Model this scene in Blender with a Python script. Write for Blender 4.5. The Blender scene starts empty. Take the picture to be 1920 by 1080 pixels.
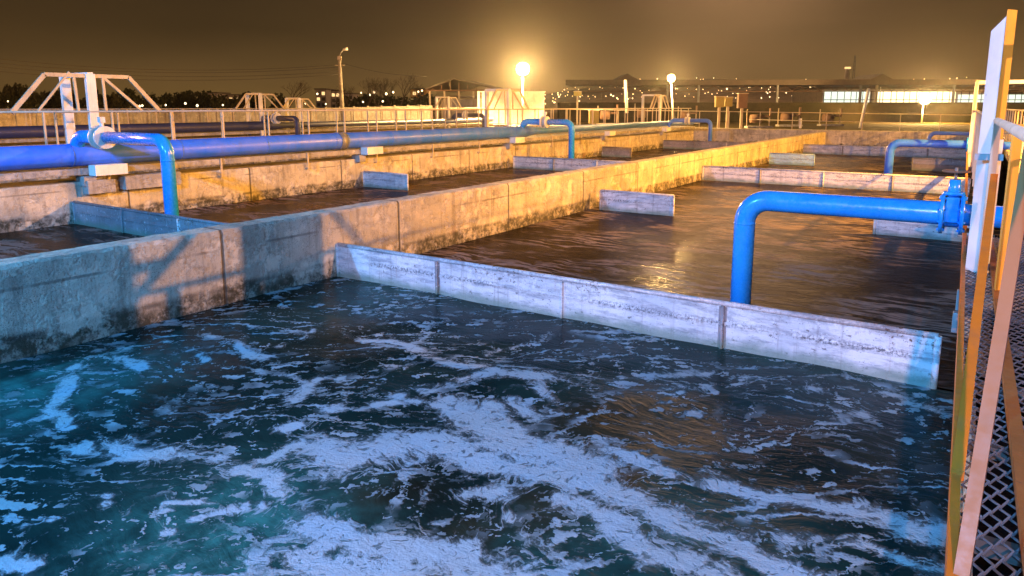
import bpy, bmesh, math, random
from mathutils import Vector, Matrix
import numpy as np
random.seed(7)
SC = bpy.context.scene
COL = SC.collection
# ------------------------------------------------------------------ camera
CAM_H = 3.0
F_PX, PITCH_D, YAW = 1312.0, 218.0, math.radians(33.491)
PITCH = math.atan2(PITCH_D, F_PX)
cd = bpy.data.cameras.new("camera")
cam = bpy.data.objects.new("camera", cd); COL.objects.link(cam)
SC.camera = cam
cd.sensor_width = 36.0
cd.lens = 36.0 * F_PX / 1920.0
cd.shift_y = -(540 - 418) / 1920.0
cd.clip_start = 0.05; cd.clip_end = 3000
fwd = Vector((-math.sin(YAW)*math.cos(PITCH), math.cos(YAW)*math.cos(PITCH), -math.sin(PITCH)))
cam.location = (0, 0, CAM_H)
cam.rotation_euler = fwd.to_track_quat('-Z', 'Y').to_euler()
RT = Vector((math.cos(YAW), math.sin(YAW), 0)); FH = Vector((-math.sin(YAW), math.cos(YAW), 0))
def W(u, v, z=0.0):
    """point of the far yard: u metres to the right, v metres ahead of the tripod"""
    p = RT*u + FH*v
    return Vector((p.x, p.y, z))
def far(px, v): return (px-960)/1330.0*v
def farz(py, v): return 3.0 + (200-py)/1348.0*v
# ------------------------------------------------------------------ render / sky
SC.render.engine = 'CYCLES'
SC.cycles.max_bounces = 5; SC.cycles.diffuse_bounces = 3; SC.cycles.glossy_bounces = 2; SC.cycles.volume_bounces = 0
SC.view_settings.view_transform = 'Standard'; SC.view_settings.look = 'None'
SC.view_settings.gamma = 1.0; SC.view_settings.exposure = 0.0
wd = bpy.data.worlds.new("World"); SC.world = wd; wd.use_nodes = True
nt = wd.node_tree; nt.nodes.clear()
def wn(t): return nt.nodes.new(t)
wo = wn('ShaderNodeOutputWorld'); bg = wn('ShaderNodeBackground'); tc = wn('ShaderNodeTexCoord')
sep = wn('ShaderNodeSeparateXYZ'); nt.links.new(tc.outputs['Generated'], sep.inputs[0])
rmp = wn('ShaderNodeValToRGB'); nt.links.new(sep.outputs[2], rmp.inputs[0])
el = rmp.color_ramp.elements
el[0].position = 0.0; el[0].color = (0.30, 0.165, 0.045, 1)
el[1].position = 0.36; el[1].color = (0.016, 0.0105, 0.0075, 1)
for p, c in ((0.04, (0.25, 0.138, 0.045, 1)), (0.10, (0.125, 0.072, 0.026, 1)), (0.2, (0.045, 0.026, 0.014, 1))):
    e = rmp.color_ramp.elements.new(p); e.color = c
# the town's light dome: brighter towards the yard's right, dim towards the fields on the left
dt = wn('ShaderNodeVectorMath'); dt.operation = 'DOT_PRODUCT'
nrm = wn('ShaderNodeVectorMath'); nrm.operation = 'NORMALIZE'
nt.links.new(tc.outputs['Generated'], nrm.inputs[0]); nt.links.new(nrm.outputs[0], dt.inputs[0])
dome = (FH*0.93 + RT*0.33).normalized(); dt.inputs[1].default_value = dome
mr = wn('ShaderNodeMapRange'); mr.inputs[1].default_value = 0.55; mr.inputs[2].default_value = 1.0
mr.inputs[3].default_value = 0.42; mr.inputs[4].default_value = 0.68
nt.links.new(dt.outputs['Value'], mr.inputs[0])
cl = wn('ShaderNodeTexNoise'); cl.inputs['Scale'].default_value = 2.2; cl.inputs['Detail'].default_value = 4
mp = wn('ShaderNodeMapping'); mp.inputs['Scale'].default_value = (1, 1, 4); nt.links.new(tc.outputs['Generated'], mp.inputs[0]); nt.links.new(mp.outputs[0], cl.inputs[0])
cm = wn('ShaderNodeMapRange'); cm.inputs[1].default_value = .3; cm.inputs[2].default_value = .7; cm.inputs[3].default_value = 0.78; cm.inputs[4].default_value = 1.2; nt.links.new(cl.outputs['Fac'], cm.inputs[0])
mu = wn('ShaderNodeMath'); mu.operation = 'MULTIPLY'; nt.links.new(mr.outputs[0], mu.inputs[0]); nt.links.new(cm.outputs[0], mu.inputs[1])
nt.links.new(rmp.outputs[0], bg.inputs[0]); nt.links.new(mu.outputs[0], bg.inputs[1])
nt.links.new(bg.outputs[0], wo.inputs[0])
# ------------------------------------------------------------------ lamps that stand outside the frame, plus one added fill light
def point(name, loc, energy, color, radius=0.12, spot=None):
    ld = bpy.data.lights.new(name, 'SPOT' if spot else 'POINT'); ld.energy = energy; ld.color = color
    ld.shadow_soft_size = radius
    o = bpy.data.objects.new(name, ld); COL.objects.link(o); o.location = loc
    if spot:
        o.rotation_euler = (Vector(spot[0])-Vector(loc)).to_track_quat('-Z', 'Y').to_euler()
        ld.spot_size = math.radians(spot[1]); ld.spot_blend = 0.5
    return o
SOD = (1.0, 0.42, 0.05)
point('sodium_floodlight', (22, 10.5, 8.4), 36000, (1.0, 0.43, 0.10), 0.12)
point('sodium_floodlight', (6.5, 25, 8.5), 42000, SOD, 0.15, ((-10, 27, 0), 104))
point('sodium_floodlight', (17, 50, 9.0), 60000, SOD, 0.2, ((-12, 42, 0), 92))
point('sodium_floodlight', (1.5, -11, 7.6), 14500, (1.0, 0.42, 0.22), 0.10, ((-3.0, 10, 0), 36))
point('mercury_or_fill_light', (0.0, -11.0, 9.5), 23000, (0.08, 0.39, 0.92), 0.25)
point('mercury_or_fill_light', (-14.0, -8.0, 9.5), 20000, (0.08, 0.39, 0.92), 0.25)  # unseen fill light, added to brighten the left main pipe
point('sodium_floodlight', (-66, 4, 9.0), 60000, SOD, 0.2)

# ------------------------------------------------------------------ helpers
def tag(o, label=None, cat=None, group=None, kind=None):
    if label: o['label'] = label
    if cat: o['category'] = cat
    if group: o['group'] = group
    if kind: o['kind'] = kind
    return o
def empty(name, loc=(0, 0, 0), rz=0.0, label=None, cat=None, group=None):
    o = bpy.data.objects.new(name, None); COL.objects.link(o)
    o.location = loc; o.rotation_euler = (0, 0, rz); o.empty_display_size = 0.3
    return tag(o, label, cat, group)
class MB:
    def __init__(s): s.v = []; s.f = []; s.sm = []
    def quad(s, a, b, c, d):
        n = len(s.v); s.v += [tuple(a), tuple(b), tuple(c), tuple(d)]; s.f.append((n, n+1, n+2, n+3)); s.sm.append(False)
    def box(s, x0, x1, y0, y1, z0, z1):
        n = len(s.v)
        s.v += [(x0, y0, z0), (x1, y0, z0), (x1, y1, z0), (x0, y1, z0), (x0, y0, z1), (x1, y0, z1), (x1, y1, z1), (x0, y1, z1)]
        for f in ((3, 2, 1, 0), (4, 5, 6, 7), (0, 1, 5, 4), (1, 2, 6, 5), (2, 3, 7, 6), (3, 0, 4, 7)):
            s.f.append(tuple(n+i for i in f)); s.sm.append(False)
        return s
    def bar(s, a, b, w, h, up=(0, 0, 1)):
        a = Vector(a); b = Vector(b); d = (b-a).normalized(); up = Vector(up)
        if abs(d.dot(up)) > 0.98: up = Vector((0, 1, 0))
        x = d.cross(up).normalized(); y = x.cross(d).normalized()
        n = len(s.v)
        for p in (a, b):
            for sx, sy in ((-1, -1), (1, -1), (1, 1), (-1, 1)):
                s.v.append(tuple(p + x*(sx*w/2) + y*(sy*h/2)))
        for f in ((3, 2, 1, 0), (4, 5, 6, 7), (0, 1, 5, 4), (1, 2, 6, 5), (2, 3, 7, 6), (3, 0, 4, 7)):
            s.f.append(tuple(n+i for i in f)); s.sm.append(False)
        return s
    def tube(s, pts, r, seg=16, cap=True):
        pts = [Vector(p) for p in pts]; m = len(pts)
        rr = r if isinstance(r, (list, tuple)) else [r]*m
        t0 = (pts[1]-pts[0]).normalized()
        up = Vector((0, 0, 1)) if abs(t0.z) < 0.9 else Vector((1, 0, 0))
        x = t0.cross(up).normalized(); n0 = len(s.v)
        for i, p in enumerate(pts):
            if i == 0: t = t0
            elif i == m-1: t = (pts[i]-pts[i-1]).normalized()
            else:
                t = ((pts[i+1]-pts[i]).normalized()+(pts[i]-pts[i-1]).normalized())
                t = t.normalized() if t.length > 1e-6 else (pts[i]-pts[i-1]).normalized()
            x = (x - t*x.dot(t)).normalized(); y = t.cross(x)
            for k in range(seg):
                a = 2*math.pi*k/seg
                s.v.append(tuple(p + (x*math.cos(a) + y*math.sin(a))*rr[i]))
        for i in range(m-1):
            for k in range(seg):
                a = n0+i*seg+k; b = n0+i*seg+(k+1) % seg
                s.f.append((a, b, b+seg, a+seg)); s.sm.append(True)
        if cap:
            s.f.append(tuple(n0+k for k in range(seg))[::-1]); s.sm.append(False)
            s.f.append(tuple(n0+(m-1)*seg+k for k in range(seg))); s.sm.append(False)
        return s
    def disc(s, c, axis, r, th, seg=24):
        c = Vector(c); a = Vector(axis).normalized()
        return s.tube([c-a*th/2, c+a*th/2], r, seg)
    def prism(s, poly, z0, z1):
        """poly: xy list, z1 may be a list of top heights"""
        n = len(s.v); k = len(poly)
        zt = z1 if isinstance(z1, (list, tuple)) else [z1]*k
        for (x, y) in poly: s.v.append((x, y, z0))
        for (x, y), z in zip(poly, zt): s.v.append((x, y, z))
        s.f.append(tuple(range(n+k-1, n-1, -1))); s.sm.append(False)
        s.f.append(tuple(range(n+k, n+2*k))); s.sm.append(False)
        for i in range(k):
            j = (i+1) % k; s.f.append((n+i, n+j, n+k+j, n+k+i)); s.sm.append(False)
        return s
    def build(s, name, mat, parent=None, bevel=0.0):
        me = bpy.data.meshes.new(name); me.from_pydata(s.v, [], s.f); me.update()
        for p, q in zip(me.polygons, s.sm): p.use_smooth = q
        me.materials.append(mat)
        o = bpy.data.objects.new(name, me); COL.objects.link(o)
        if parent: o.parent = parent
        if bevel:
            b = o.modifiers.new('bevel', 'BEVEL'); b.width = bevel; b.segments = 2; b.limit_method = 'ANGLE'
        return o
def copy_tree(o, parent=None):
    c = o.copy(); COL.objects.link(c); c.parent = parent
    for ch in list(o.children): copy_tree(ch, c)
    return c
# ------------------------------------------------------------------ materials
class NB:
    def __init__(s, name):
        s.m = bpy.data.materials.new(name); s.m.use_nodes = True; s.t = s.m.node_tree; s.t.nodes.clear()
        s.out = s.n('ShaderNodeOutputMaterial'); s.b = s.n('ShaderNodeBsdfPrincipled'); s.l(s.b.outputs[0], s.out.inputs[0])
        s.pos = s.n('ShaderNodeNewGeometry').outputs['Position']
    def n(s, t): return s.t.nodes.new(t)
    def l(s, a, b): s.t.links.new(a, b)
    def setv(s, inp, v):
        if isinstance(v, bpy.types.NodeSocket): s.l(v, inp)
        elif isinstance(v, (tuple, list)) and len(v) == 3 and len(inp.default_value) == 4: inp.default_value = (*v, 1)
        else: inp.default_value = v
    def map(s, scale=(1, 1, 1), vec=None, loc=(0, 0, 0), rot=(0, 0, 0)):
        m = s.n('ShaderNodeMapping'); s.l(vec or s.pos, m.inputs[0]); m.inputs['Scale'].default_value = scale
        m.inputs['Location'].default_value = loc; m.inputs['Rotation'].default_value = rot; return m.outputs[0]
    def noise(s, scale, detail=4, rough=0.55, vec=None, dist=0.0):
        t = s.n('ShaderNodeTexNoise'); s.l(vec or s.pos, t.inputs['Vector']); t.inputs['Scale'].default_value = scale
        t.inputs['Detail'].default_value = detail; t.inputs['Roughness'].default_value = rough; t.inputs['Distortion'].default_value = dist
        return t.outputs['Fac']
    def voro(s, scale, vec=None, feature='F1', out='Distance'):
        t = s.n('ShaderNodeTexVoronoi'); s.l(vec or s.pos, t.inputs['Vector']); t.inputs['Scale'].default_value = scale; t.feature = feature
        return t.outputs[out]
    def rng(s, v, a, b, c=0.0, d=1.0, smooth=True):
        m = s.n('ShaderNodeMapRange'); m.interpolation_type = 'SMOOTHSTEP' if smooth else 'LINEAR'
        s.setv(m.inputs[0], v); m.inputs[1].default_value = a; m.inputs[2].default_value = b; m.inputs[3].default_value = c; m.inputs[4].default_value = d
        return m.outputs[0]
    def math(s, op, a, b=0.0, c=None):
        m = s.n('ShaderNodeMath'); m.operation = op; s.setv(m.inputs[0], a); s.setv(m.inputs[1], b)
        if c is not None: s.setv(m.inputs[2], c)
        return m.outputs[0]
    def mix(s, f, a, b, mode='MIX'):
        m = s.n('ShaderNodeMix'); m.data_type = 'RGBA'; m.blend_type = mode
        s.setv(m.inputs[0], f); s.setv(m.inputs[6], a); s.setv(m.inputs[7], b); return m.outputs[2]
    def xyz(s, vec=None):
        x = s.n('ShaderNodeSeparateXYZ'); s.l(vec or s.pos, x.inputs[0]); return x.outputs
    def bump(s, h, strength=0.3, dist=0.02, normal=None):
        b = s.n('ShaderNodeBump'); s.setv(b.inputs['Height'], h); b.inputs['Strength'].default_value = strength; b.inputs['Distance'].default_value = dist
        if normal: s.l(normal, b.inputs['Normal'])
        return b.outputs[0]
    def fin(s, col=None, rough=None, metal=None, normal=None, **k):
        if col is not None: s.setv(s.b.inputs['Base Color'], col)
        if rough is not None: s.setv(s.b.inputs['Roughness'], rough)
        if metal is not None: s.setv(s.b.inputs['Metallic'], metal)
        if normal is not None: s.l(normal, s.b.inputs['Normal'])
        for q, v in k.items(): s.setv(s.b.inputs[q.replace('_', ' ')], v)
        return s.m
M = {}
def concrete(name, base=(0.60, 0.54, 0.43), joints=True, algae=True):
    b = NB(name); x, y, z = b.xyz()
    big = b.noise(0.7, 5, 0.6); fine = b.noise(9, 6, 0.7)
    streak = b.noise(1.0, 5, 0.65, b.map((5, 5, 0.35)))
    col = b.mix(b.rng(big, 0.35, 0.65), base, tuple(c*0.62 for c in base))
    col = b.mix(b.rng(streak, 0.48, 0.72, 0, 0.62), col, (0.12, 0.105, 0.085))
    col = b.mix(b.rng(b.noise(4.2, 7, 0.78), 0.52, 0.60, 0, 0.4), col, (0.17, 0.15, 0.12))
    col = b.mix(b.rng(b.noise(2.4, 6, 0.7), 0.56, 0.66, 0, 0.5), col, tuple(min(1, c*1.35) for c in base))
    spk = b.noise(38, 3, 0.7)
    col = b.mix(b.rng(spk, 0.62, 0.7, 0, 0.7), col, (0.07, 0.062, 0.05))
    if algae:
        edge = b.math('ADD', z, b.math('MULTIPLY', b.math('SUBTRACT', b.noise(1.3, 6, 0.72, b.map((1, 1, 0.6))), 0.5), -0.75))
        lo = b.rng(edge, 0.16, 0.36, 1, 0)
        col = b.mix(b.math('MULTIPLY', lo, b.rng(fine, 0.32, 0.58, 0.4, 1)), col, (0.05, 0.045, 0.026))
        ln = b.math('MULTIPLY', b.rng(z, 0.20, 0.25, 0, 1), b.rng(z, 0.26, 0.33, 1, 0))
        col = b.mix(b.math('MULTIPLY', ln, b.rng(b.noise(3.0, 5), 0.4, 0.6, 0.1, 0.7)), col, (0.03, 0.028, 0.022))
        rust = b.rng(b.noise(0.55, 3, 0.5), 0.66, 0.74)
        col = b.mix(b.math('MULTIPLY', rust, b.rng(z, 0.1, 0.5, 0.8, 0.1)), col, (0.30, 0.10, 0.035))
    pit = b.voro(6.5, b.map((1, 1, 1), b.pos)); wear = b.rng(b.noise(1.9, 7, 0.75), .50, .60)
    col = b.mix(b.math('MULTIPLY', wear, .45), col, tuple(min(1, c*1.45) for c in base))
    col = b.mix(b.math('MULTIPLY', b.rng(b.noise(60, 2, .6), .6, .66), b.rng(b.noise(1.1, 4), .45, .6, .1, .8)), col, (.06, .05, .045))
    hgt = b.math('ADD', b.math('MULTIPLY', fine, 0.9), b.math('ADD', b.math('MULTIPLY', spk, 0.35), b.math('MULTIPLY', wear, -.5)))
    if joints:
        md = b.math('ABSOLUTE', b.math('SUBTRACT', b.math('PINGPONG', b.math('ADD', y, 1.55), 1.95), 0.0))
        j = b.rng(md, 0.012, 0.03, 1, 0)
        col = b.mix(b.math('MULTIPLY', j, 0.8), col, (0.04, 0.035, 0.03))
        md2 = b.rng(b.math('ABSOLUTE', b.math('SUBTRACT', z, 0.86)), 0.008, 0.03, 1, 0)
        col = b.mix(b.math('MULTIPLY', md2, b.rng(b.noise(0.8, 3), 0.45, 0.6, 0.05, 0.6)), col, (0.09, 0.075, 0.06))
        hgt = b.math('SUBTRACT', hgt, b.math('MULTIPLY', j, 1.5))
    return b.fin(col, b.rng(fine, 0.3, 0.7, 0.72, 0.95), 0.0, b.bump(hgt, 0.9, 0.04))
M['concrete'] = concrete('weathered_concrete')
M['concrete_plain'] = concrete('slab_concrete', (0.42, 0.39, 0.35), False, False)
M['concrete_fence'] = concrete('fence_concrete', (0.34, 0.31, 0.26), False, False)
def paint(name, c, rough=0.35, dirt=0.35, c2=None, metal=0.0, flakes=0.66, coat=0.0):
    b = NB(name)
    n1 = b.noise(1.6, 5, 0.6); n2 = b.noise(14, 5, 0.7); st = b.noise(1, 4, 0.6, b.map((7, 7, 0.9)))
    col = b.mix(b.rng(n1, 0.35, 0.7), c, c2 or tuple(q*0.8 for q in c))
    col = b.mix(b.rng(st, 0.5, 0.8, 0, dirt), col, (0.12, 0.09, 0.06))
    col = b.mix(b.rng(n2, flakes, flakes+0.06, 0, 0.75), col, (0.13, 0.065, 0.03))
    return b.fin(col, b.rng(n2, 0.3, 0.7, rough-0.07, rough+0.15), metal, b.bump(b.math('ADD', n2, b.math('MULTIPLY', n1, 2)), 0.06, 0.01), Coat_Weight=coat, Coat_Roughness=0.15)
M['blue'] = paint('blue_pipe_paint', (0.008, 0.25, 0.78), 0.22, 0.14, (0.02, 0.32, 0.82), flakes=0.78, coat=0.15)
M['blue_main'] = paint('blue_main_pipe_paint', (0.035, 0.165, 0.70), 0.34, 0.3, (0.10, 0.20, 0.70), flakes=0.72)
M['blue_far'] = paint('weathered_blue_paint', (0.02, 0.14, 0.72), 0.32, 0.2, (0.05, 0.17, 0.72), flakes=0.72)
M['navy'] = paint('dark_blue_pipe_paint', (0.035, 0.045, 0.12), 0.45, 0.3, flakes=0.72)
M['white'] = paint('white_rail_paint', (0.72, 0.70, 0.66), 0.45, 0.35, flakes=0.67)
M['rail'] = paint('cream_rail_paint', (0.50, 0.41, 0.28), 0.5, 0.4, flakes=0.66)
M['steel'] = paint('grey_steel', (0.30, 0.30, 0.30), 0.5, 0.5, metal=0.4)
M['dark_steel'] = paint('dark_galvanised_steel', (0.13, 0.13, 0.14), 0.5, 0.4)
M['rust'] = paint('rusty_steel', (0.18, 0.10, 0.06), 0.75, 0.5)
M['dark'] = paint('dark_metal', (0.05, 0.045, 0.04), 0.6, 0.3)
M['roof'] = paint('corrugated_roof', (0.13, 0.10, 0.075), 0.7, 0.5)
M['whitewall'] = paint('white_sheet_cladding', (0.78, 0.77, 0.72), 0.6, 0.2)
M['plaster'] = paint('plaster', (0.50, 0.42, 0.36), 0.85, 0.3)
M['yellow'] = paint('yellow_tone', (0.66, 0.34, 0.03), 0.5, 0.3)
M['olive'] = paint('olive_yellow_paint', (0.30, 0.24, 0.05), 0.6, 0.4)
M['orange'] = paint('orange_paint', (0.62, 0.17, 0.012), 0.5, 0.3)
M['peach'] = paint('sodium_lit_peach', (0.28, 0.10, 0.022), 0.5, 0.3)  # sodium lamplight is put into this base colour
def baffle_mat(name, base, base2):
    b = NB(name); x, y, z = b.xyz()
    c = b.mix(b.rng(b.noise(0.9, 4, 0.6), 0.4, 0.62), base, base2)
    mott = b.noise(26, 6, 0.75)
    band = b.rng(b.math('ABSOLUTE', b.math('SUBTRACT', z, 0.32)), 0.01, 0.07, 1, 0)
    topb = b.rng(z, 0.47, 0.56, 0, 1)
    c = b.mix(b.math('MULTIPLY', b.rng(mott, 0.44, 0.6), b.math('ADD', b.math('MULTIPLY', band, b.rng(b.noise(0.8, 3), 0.35, 0.6)), b.math('MULTIPLY', topb, 0.35))), c, (0.06, 0.055, 0.06))
    c = b.mix(b.rng(b.noise(55, 2, 0.6), 0.66, 0.72, 0, 0.85), c, (0.05, 0.04, 0.035))
    c = b.mix(b.rng(b.noise(4.5, 7, 0.75, b.map((.5, 1, 2.6))), 0.44, 0.66, 0, 0.75), c, (0.19, 0.20, 0.23))
    c = b.mix(b.rng(b.noise(1, 5, .7, b.map((9, 9, .5))), .52, .75, 0, .6), c, (0.13, 0.10, 0.09))
    c = b.mix(b.rng(b.noise(11, 6, .8), .58, .64, 0, .6), c, (0.70, 0.70, 0.70))
    c = b.mix(b.math('MULTIPLY', b.rng(b.noise(18, 5, 0.7), .55, .62), b.math('MULTIPLY', b.rng(z, .30, .5), b.rng(b.noise(.6, 2), .45, .6))), c, (0.10, 0.05, 0.03))
    c = b.mix(b.rng(b.noise(7, 5, 0.7, b.map((1, 1, 1.8))), 0.62, 0.66, 0, 0.75), c, (0.10, 0.085, 0.08))
    ed = b.math('ADD', z, b.math('MULTIPLY', b.math('SUBTRACT', b.noise(2.4, 6, 0.7), 0.5), -0.28))
    c = b.mix(b.math('MULTIPLY', b.rng(ed, 0.02, 0.2, 1, 0), 0.75), c, (0.10, 0.17, 0.12))
    c = b.mix(b.rng(b.noise(1, 4, 0.6, b.map((6, 6, 0.4))), 0.62, 0.74, 0, 0.5), c, (0.30, 0.15, 0.07))
    return b.fin(c, 0.5, 0.0, b.bump(b.math('ADD', mott, b.math('MULTIPLY', band, -1.2)), 0.35, 0.01))
M['baffle'] = baffle_mat('painted_baffle_sheet', (0.66, 0.64, 0.64), (0.48, 0.50, 0.54))
M['baffle_dark'] = baffle_mat('grey_baffle_sheet', (0.27, 0.24, 0.25), (0.15, 0.14, 0.15))
M['baffle_blue'] = baffle_mat('blue_baffle_sheet', (0.25, 0.45, 0.70), (0.30, 0.48, 0.66))
def emit(name, c, s):
    b = NB(name); return b.fin((0.02, 0.02, 0.02), 0.5, Emission_Color=c, Emission_Strength=s)
M['lamp_hot'] = emit('sodium_lens', (1.0, 0.76, 0.36), 9)
M['town'] = emit('town_lights', (1.0, 0.72, 0.38), 5)
M['window_lit'] = emit('lit_window', (1.0, 0.62, 0.25), 1.6)
M['hall_lit'] = emit('lit_glazing', (0.85, 0.95, 0.80), 1.25)
M['hall_warm'] = emit('lit_glazing_warm', (1.0, 0.86, 0.55), 1.9)
def ground_mat(name, c1, c2):
    b = NB(name); n1 = b.noise(0.25, 5, 0.6); n2 = b.noise(3, 6, 0.7)
    c = b.mix(b.rng(n1, 0.4, 0.6), c1, c2); c = b.mix(b.rng(n2, 0.45, 0.7, 0, 0.6), c, tuple(q*0.4 for q in c1))
    return b.fin(c, 0.95, 0, b.bump(n2, 0.6, 0.15), Specular_IOR_Level=0.08)
M['ground'] = ground_mat('bare_ground', (0.05, 0.04, 0.02), (0.03, 0.028, 0.012))
M['grass'] = ground_mat('dry_grass', (0.11, 0.075, 0.015), (0.06, 0.05, 0.01))
M['hill'] = ground_mat('hill_ground', (0.16, 0.12, 0.09), (0.10, 0.08, 0.06))
M['bark'] = ground_mat('bark', (0.10, 0.07, 0.05), (0.07, 0.05, 0.035))
M['leaf'] = ground_mat('winter_foliage', (0.06, 0.055, 0.03), (0.04, 0.045, 0.02))
# water -------------------------------------------------------------
def water_mat(name, c1, c2, film, film_amt, rotz, bump=0.25, foam_attr=False, stretch=(0.5, 3.0)):
    b = NB(name)
    wv = b.n('ShaderNodeTexNoise'); b.l(b.pos, wv.inputs['Vector']); wv.inputs['Scale'].default_value = 0.8; wv.inputs['Detail'].default_value = 3
    vm = b.n('ShaderNodeVectorMath'); vm.operation = 'MULTIPLY_ADD'; b.l(wv.outputs['Color'], vm.inputs[0]); vm.inputs[1].default_value = (0.9, 0.9, 0); b.l(b.pos, vm.inputs[2])
    warped = vm.outputs[0]
    flow = b.map((stretch[0], stretch[1], 1), warped, rot=(0, 0, rotz))
    s1 = b.noise(1.0, 6, 0.62, flow); s2 = b.noise(3.2, 5, 0.6, flow)
    tone = b.noise(0.55, 4, 0.55)
    col = b.mix(b.rng(tone, 0.38, 0.62), c1, c2)
    # thin scum lines following the flow
    ridge = b.math('SUBTRACT', 1.0, b.math('MULTIPLY', b.math('ABSOLUTE', b.math('SUBTRACT', s1, 0.5)), 9.0))
    rid = b.math('MULTIPLY', b.rng(ridge, 0.35, 1.0, 0, 1.5), b.rng(b.noise(0.6, 3), 0.40, 0.60))
    filmm = b.math('MULTIPLY', b.math('MAXIMUM', rid, b.rng(s2, 0.56, 0.72, 0, 0.55)), film_amt)
    col = b.mix(filmm, col, film)
    rough = b.rng(filmm, 0, 1, 0.20, 0.5)
    fine = b.noise(9, 3, 0.5, b.map((1, 1, 1), rot=(0, 0, rotz)))
    h = b.math('ADD', b.math('MULTIPLY', s2, 1.0), b.math('MULTIPLY', fine, 0.35))
    if foam_attr:
        at = b.n('ShaderNodeAttribute'); at.attribute_name = 'foam'; F = at.outputs['Fac']
        at2 = b.n('ShaderNodeAttribute'); at2.attribute_name = 'air'; A = at2.outputs['Fac']
        at3 = b.n('ShaderNodeAttribute'); at3.attribute_name = 'brown'; B = at3.outputs['Fac']
        col = b.mix(B, b.mix(b.rng(tone, 0.38, 0.62), (0.004, 0.016, 0.015), (0.010, 0.030, 0.026)), b.mix(b.rng(tone, 0.4, 0.6), (0.010, 0.008, 0.004), (0.032, 0.019, 0.006)))
        col = b.mix(b.math('MULTIPLY', A, b.rng(b.noise(3.5, 5, 0.65), 0.35, 0.7, 0.25, 1)), col, (0.035, 0.17, 0.15))
        # patches, torn edges and flecks of froth
        f1 = b.noise(7, 6, 0.68, warped, 0.6); f2 = b.noise(30, 4, 0.65)
        wm = b.map((0.62, 1.0, 1), b.map((1, 1, 1), warped, rot=(0, 0, -YAW)))
        f3 = b.noise(11.0, 2, 0.5, wm, 0.3)
        dens = b.math('ADD', F, b.math('MULTIPLY', b.math('SUBTRACT', f1, 0.5), 1.25))
        dens = b.math('ADD', dens, b.math('MULTIPLY', b.math('SUBTRACT', b.noise(2.6, 5, 0.6, warped, 1.2), 0.5), 0.75))
        dens = b.math('ADD', dens, b.math('MULTIPLY', b.math('SUBTRACT', f2, 0.5), 0.5))
        solid = b.math('MULTIPLY', b.rng(dens, 0.46, 0.74), b.rng(b.noise(13, 4, 0.6, warped, .8), 0.33, 0.43, 0.15, 1))
        fn = b.noise(2.3, 4, 0.55, warped, 1.5)
        fil = b.math('SUBTRACT', 1.0, b.math('MULTIPLY', b.math('ABSOLUTE', b.math('SUBTRACT', fn, 0.5)), 26.0))
        fil = b.math('MULTIPLY', b.rng(fil, 0.0, 0.8), b.math('MULTIPLY', b.rng(dens, 0.12, 0.42, 0, .8), b.rng(f1, 0.38, 0.55)))
        solid = b.math('MAXIMUM', solid, fil)
        haze = b.rng(dens, 0.28, 0.80, 0, 0.34)
        jit = b.n('ShaderNodeVectorMath'); jit.operation = 'MULTIPLY_ADD'; nz = b.n('ShaderNodeTexNoise'); b.l(b.pos, nz.inputs['Vector']); nz.inputs['Scale'].default_value = 16; nz.inputs['Detail'].default_value = 3
        b.l(nz.outputs['Color'], jit.inputs[0]); jit.inputs[1].default_value = (.16, .16, 0); b.l(b.map((0.55, 1.0, 1), b.map((1, 1, 1), warped, rot=(0, 0, -YAW))), jit.inputs[2])
        def spots(sc, k0, k1, dth):
            v = b.n('ShaderNodeTexVoronoi'); b.l(jit.outputs[0], v.inputs['Vector']); v.inputs['Scale'].default_value = sc
            rn_ = b.xyz(v.outputs['Color'])[0]
            rad = b.math('MULTIPLY_ADD', b.math('POWER', rn_, 2.4), k1, k0)
            return b.math('MULTIPLY', b.rng(b.math('SUBTRACT', rad, v.outputs['Distance']), 0.0, 0.05), dth)
        gate = b.rng(b.noise(0.9, 3, 0.5), 0.44, 0.58, 0.06, 1)
        fleck = b.math('MULTIPLY', b.math('MAXIMUM', spots(5.5, 0.0, 0.52, .9), spots(9.5, 0.05, 0.45, .85)), gate)
        small = b.math('MULTIPLY', spots(19, 0.03, 0.38, .75), b.rng(b.noise(1.7, 3, 0.5), 0.38, 0.55, 0.15, 1))
        wb = b.n('ShaderNodeTexVoronoi'); wb.feature = 'DISTANCE_TO_EDGE'; b.l(b.map((0.75, 1.25, 1), jit.outputs[0]), wb.inputs['Vector']); wb.inputs['Scale'].default_value = 1.55
        wid = b.rng(b.noise(2.2, 4, .6), .35, .7, .004, .085)
        web = b.rng(b.math('DIVIDE', wb.outputs['Distance'], wid), .35, 1.0, .85, 0)
        web = b.math('MULTIPLY', web, b.math('MULTIPLY', b.rng(b.noise(.75, 3, .55), .44, .56), b.rng(f1, .34, .52, .25, 1)))
        solid = b.math('MAXIMUM', solid, web)
        fm = b.math('MAXIMUM', b.math('MAXIMUM', solid, haze), b.math('MAXIMUM', fleck, small))
        tex = b.rng(b.noise(70, 4, 0.75), 0.3, 0.75, 0.72, 1.0)
        fcol = b.mix(tex, (0.10, 0.15, 0.17), (0.36, 0.43, 0.45))
        fcol = b.mix(b.rng(b.noise(1.1, 3), 0.4, 0.65), fcol, b.mix(0.35, fcol, (0.25, 0.45, 0.60)))
        col = b.mix(fm, col, fcol)
        rough = b.rng(fm, 0, 0.8, 0.16, 0.75)
        h = b.math('ADD', b.math('MULTIPLY', h, 0.5), b.math('MULTIPLY', fm, b.math('ADD', 0.5, b.math('MULTIPLY', f2, 0.45))))
    nrm_ = b.bump(h, bump, 0.05)
    df = b.n('ShaderNodeBsdfDiffuse'); b.setv(df.inputs[0], col); b.l(nrm_, df.inputs['Normal'])   # turbid water: half the surface is broken scum
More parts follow.
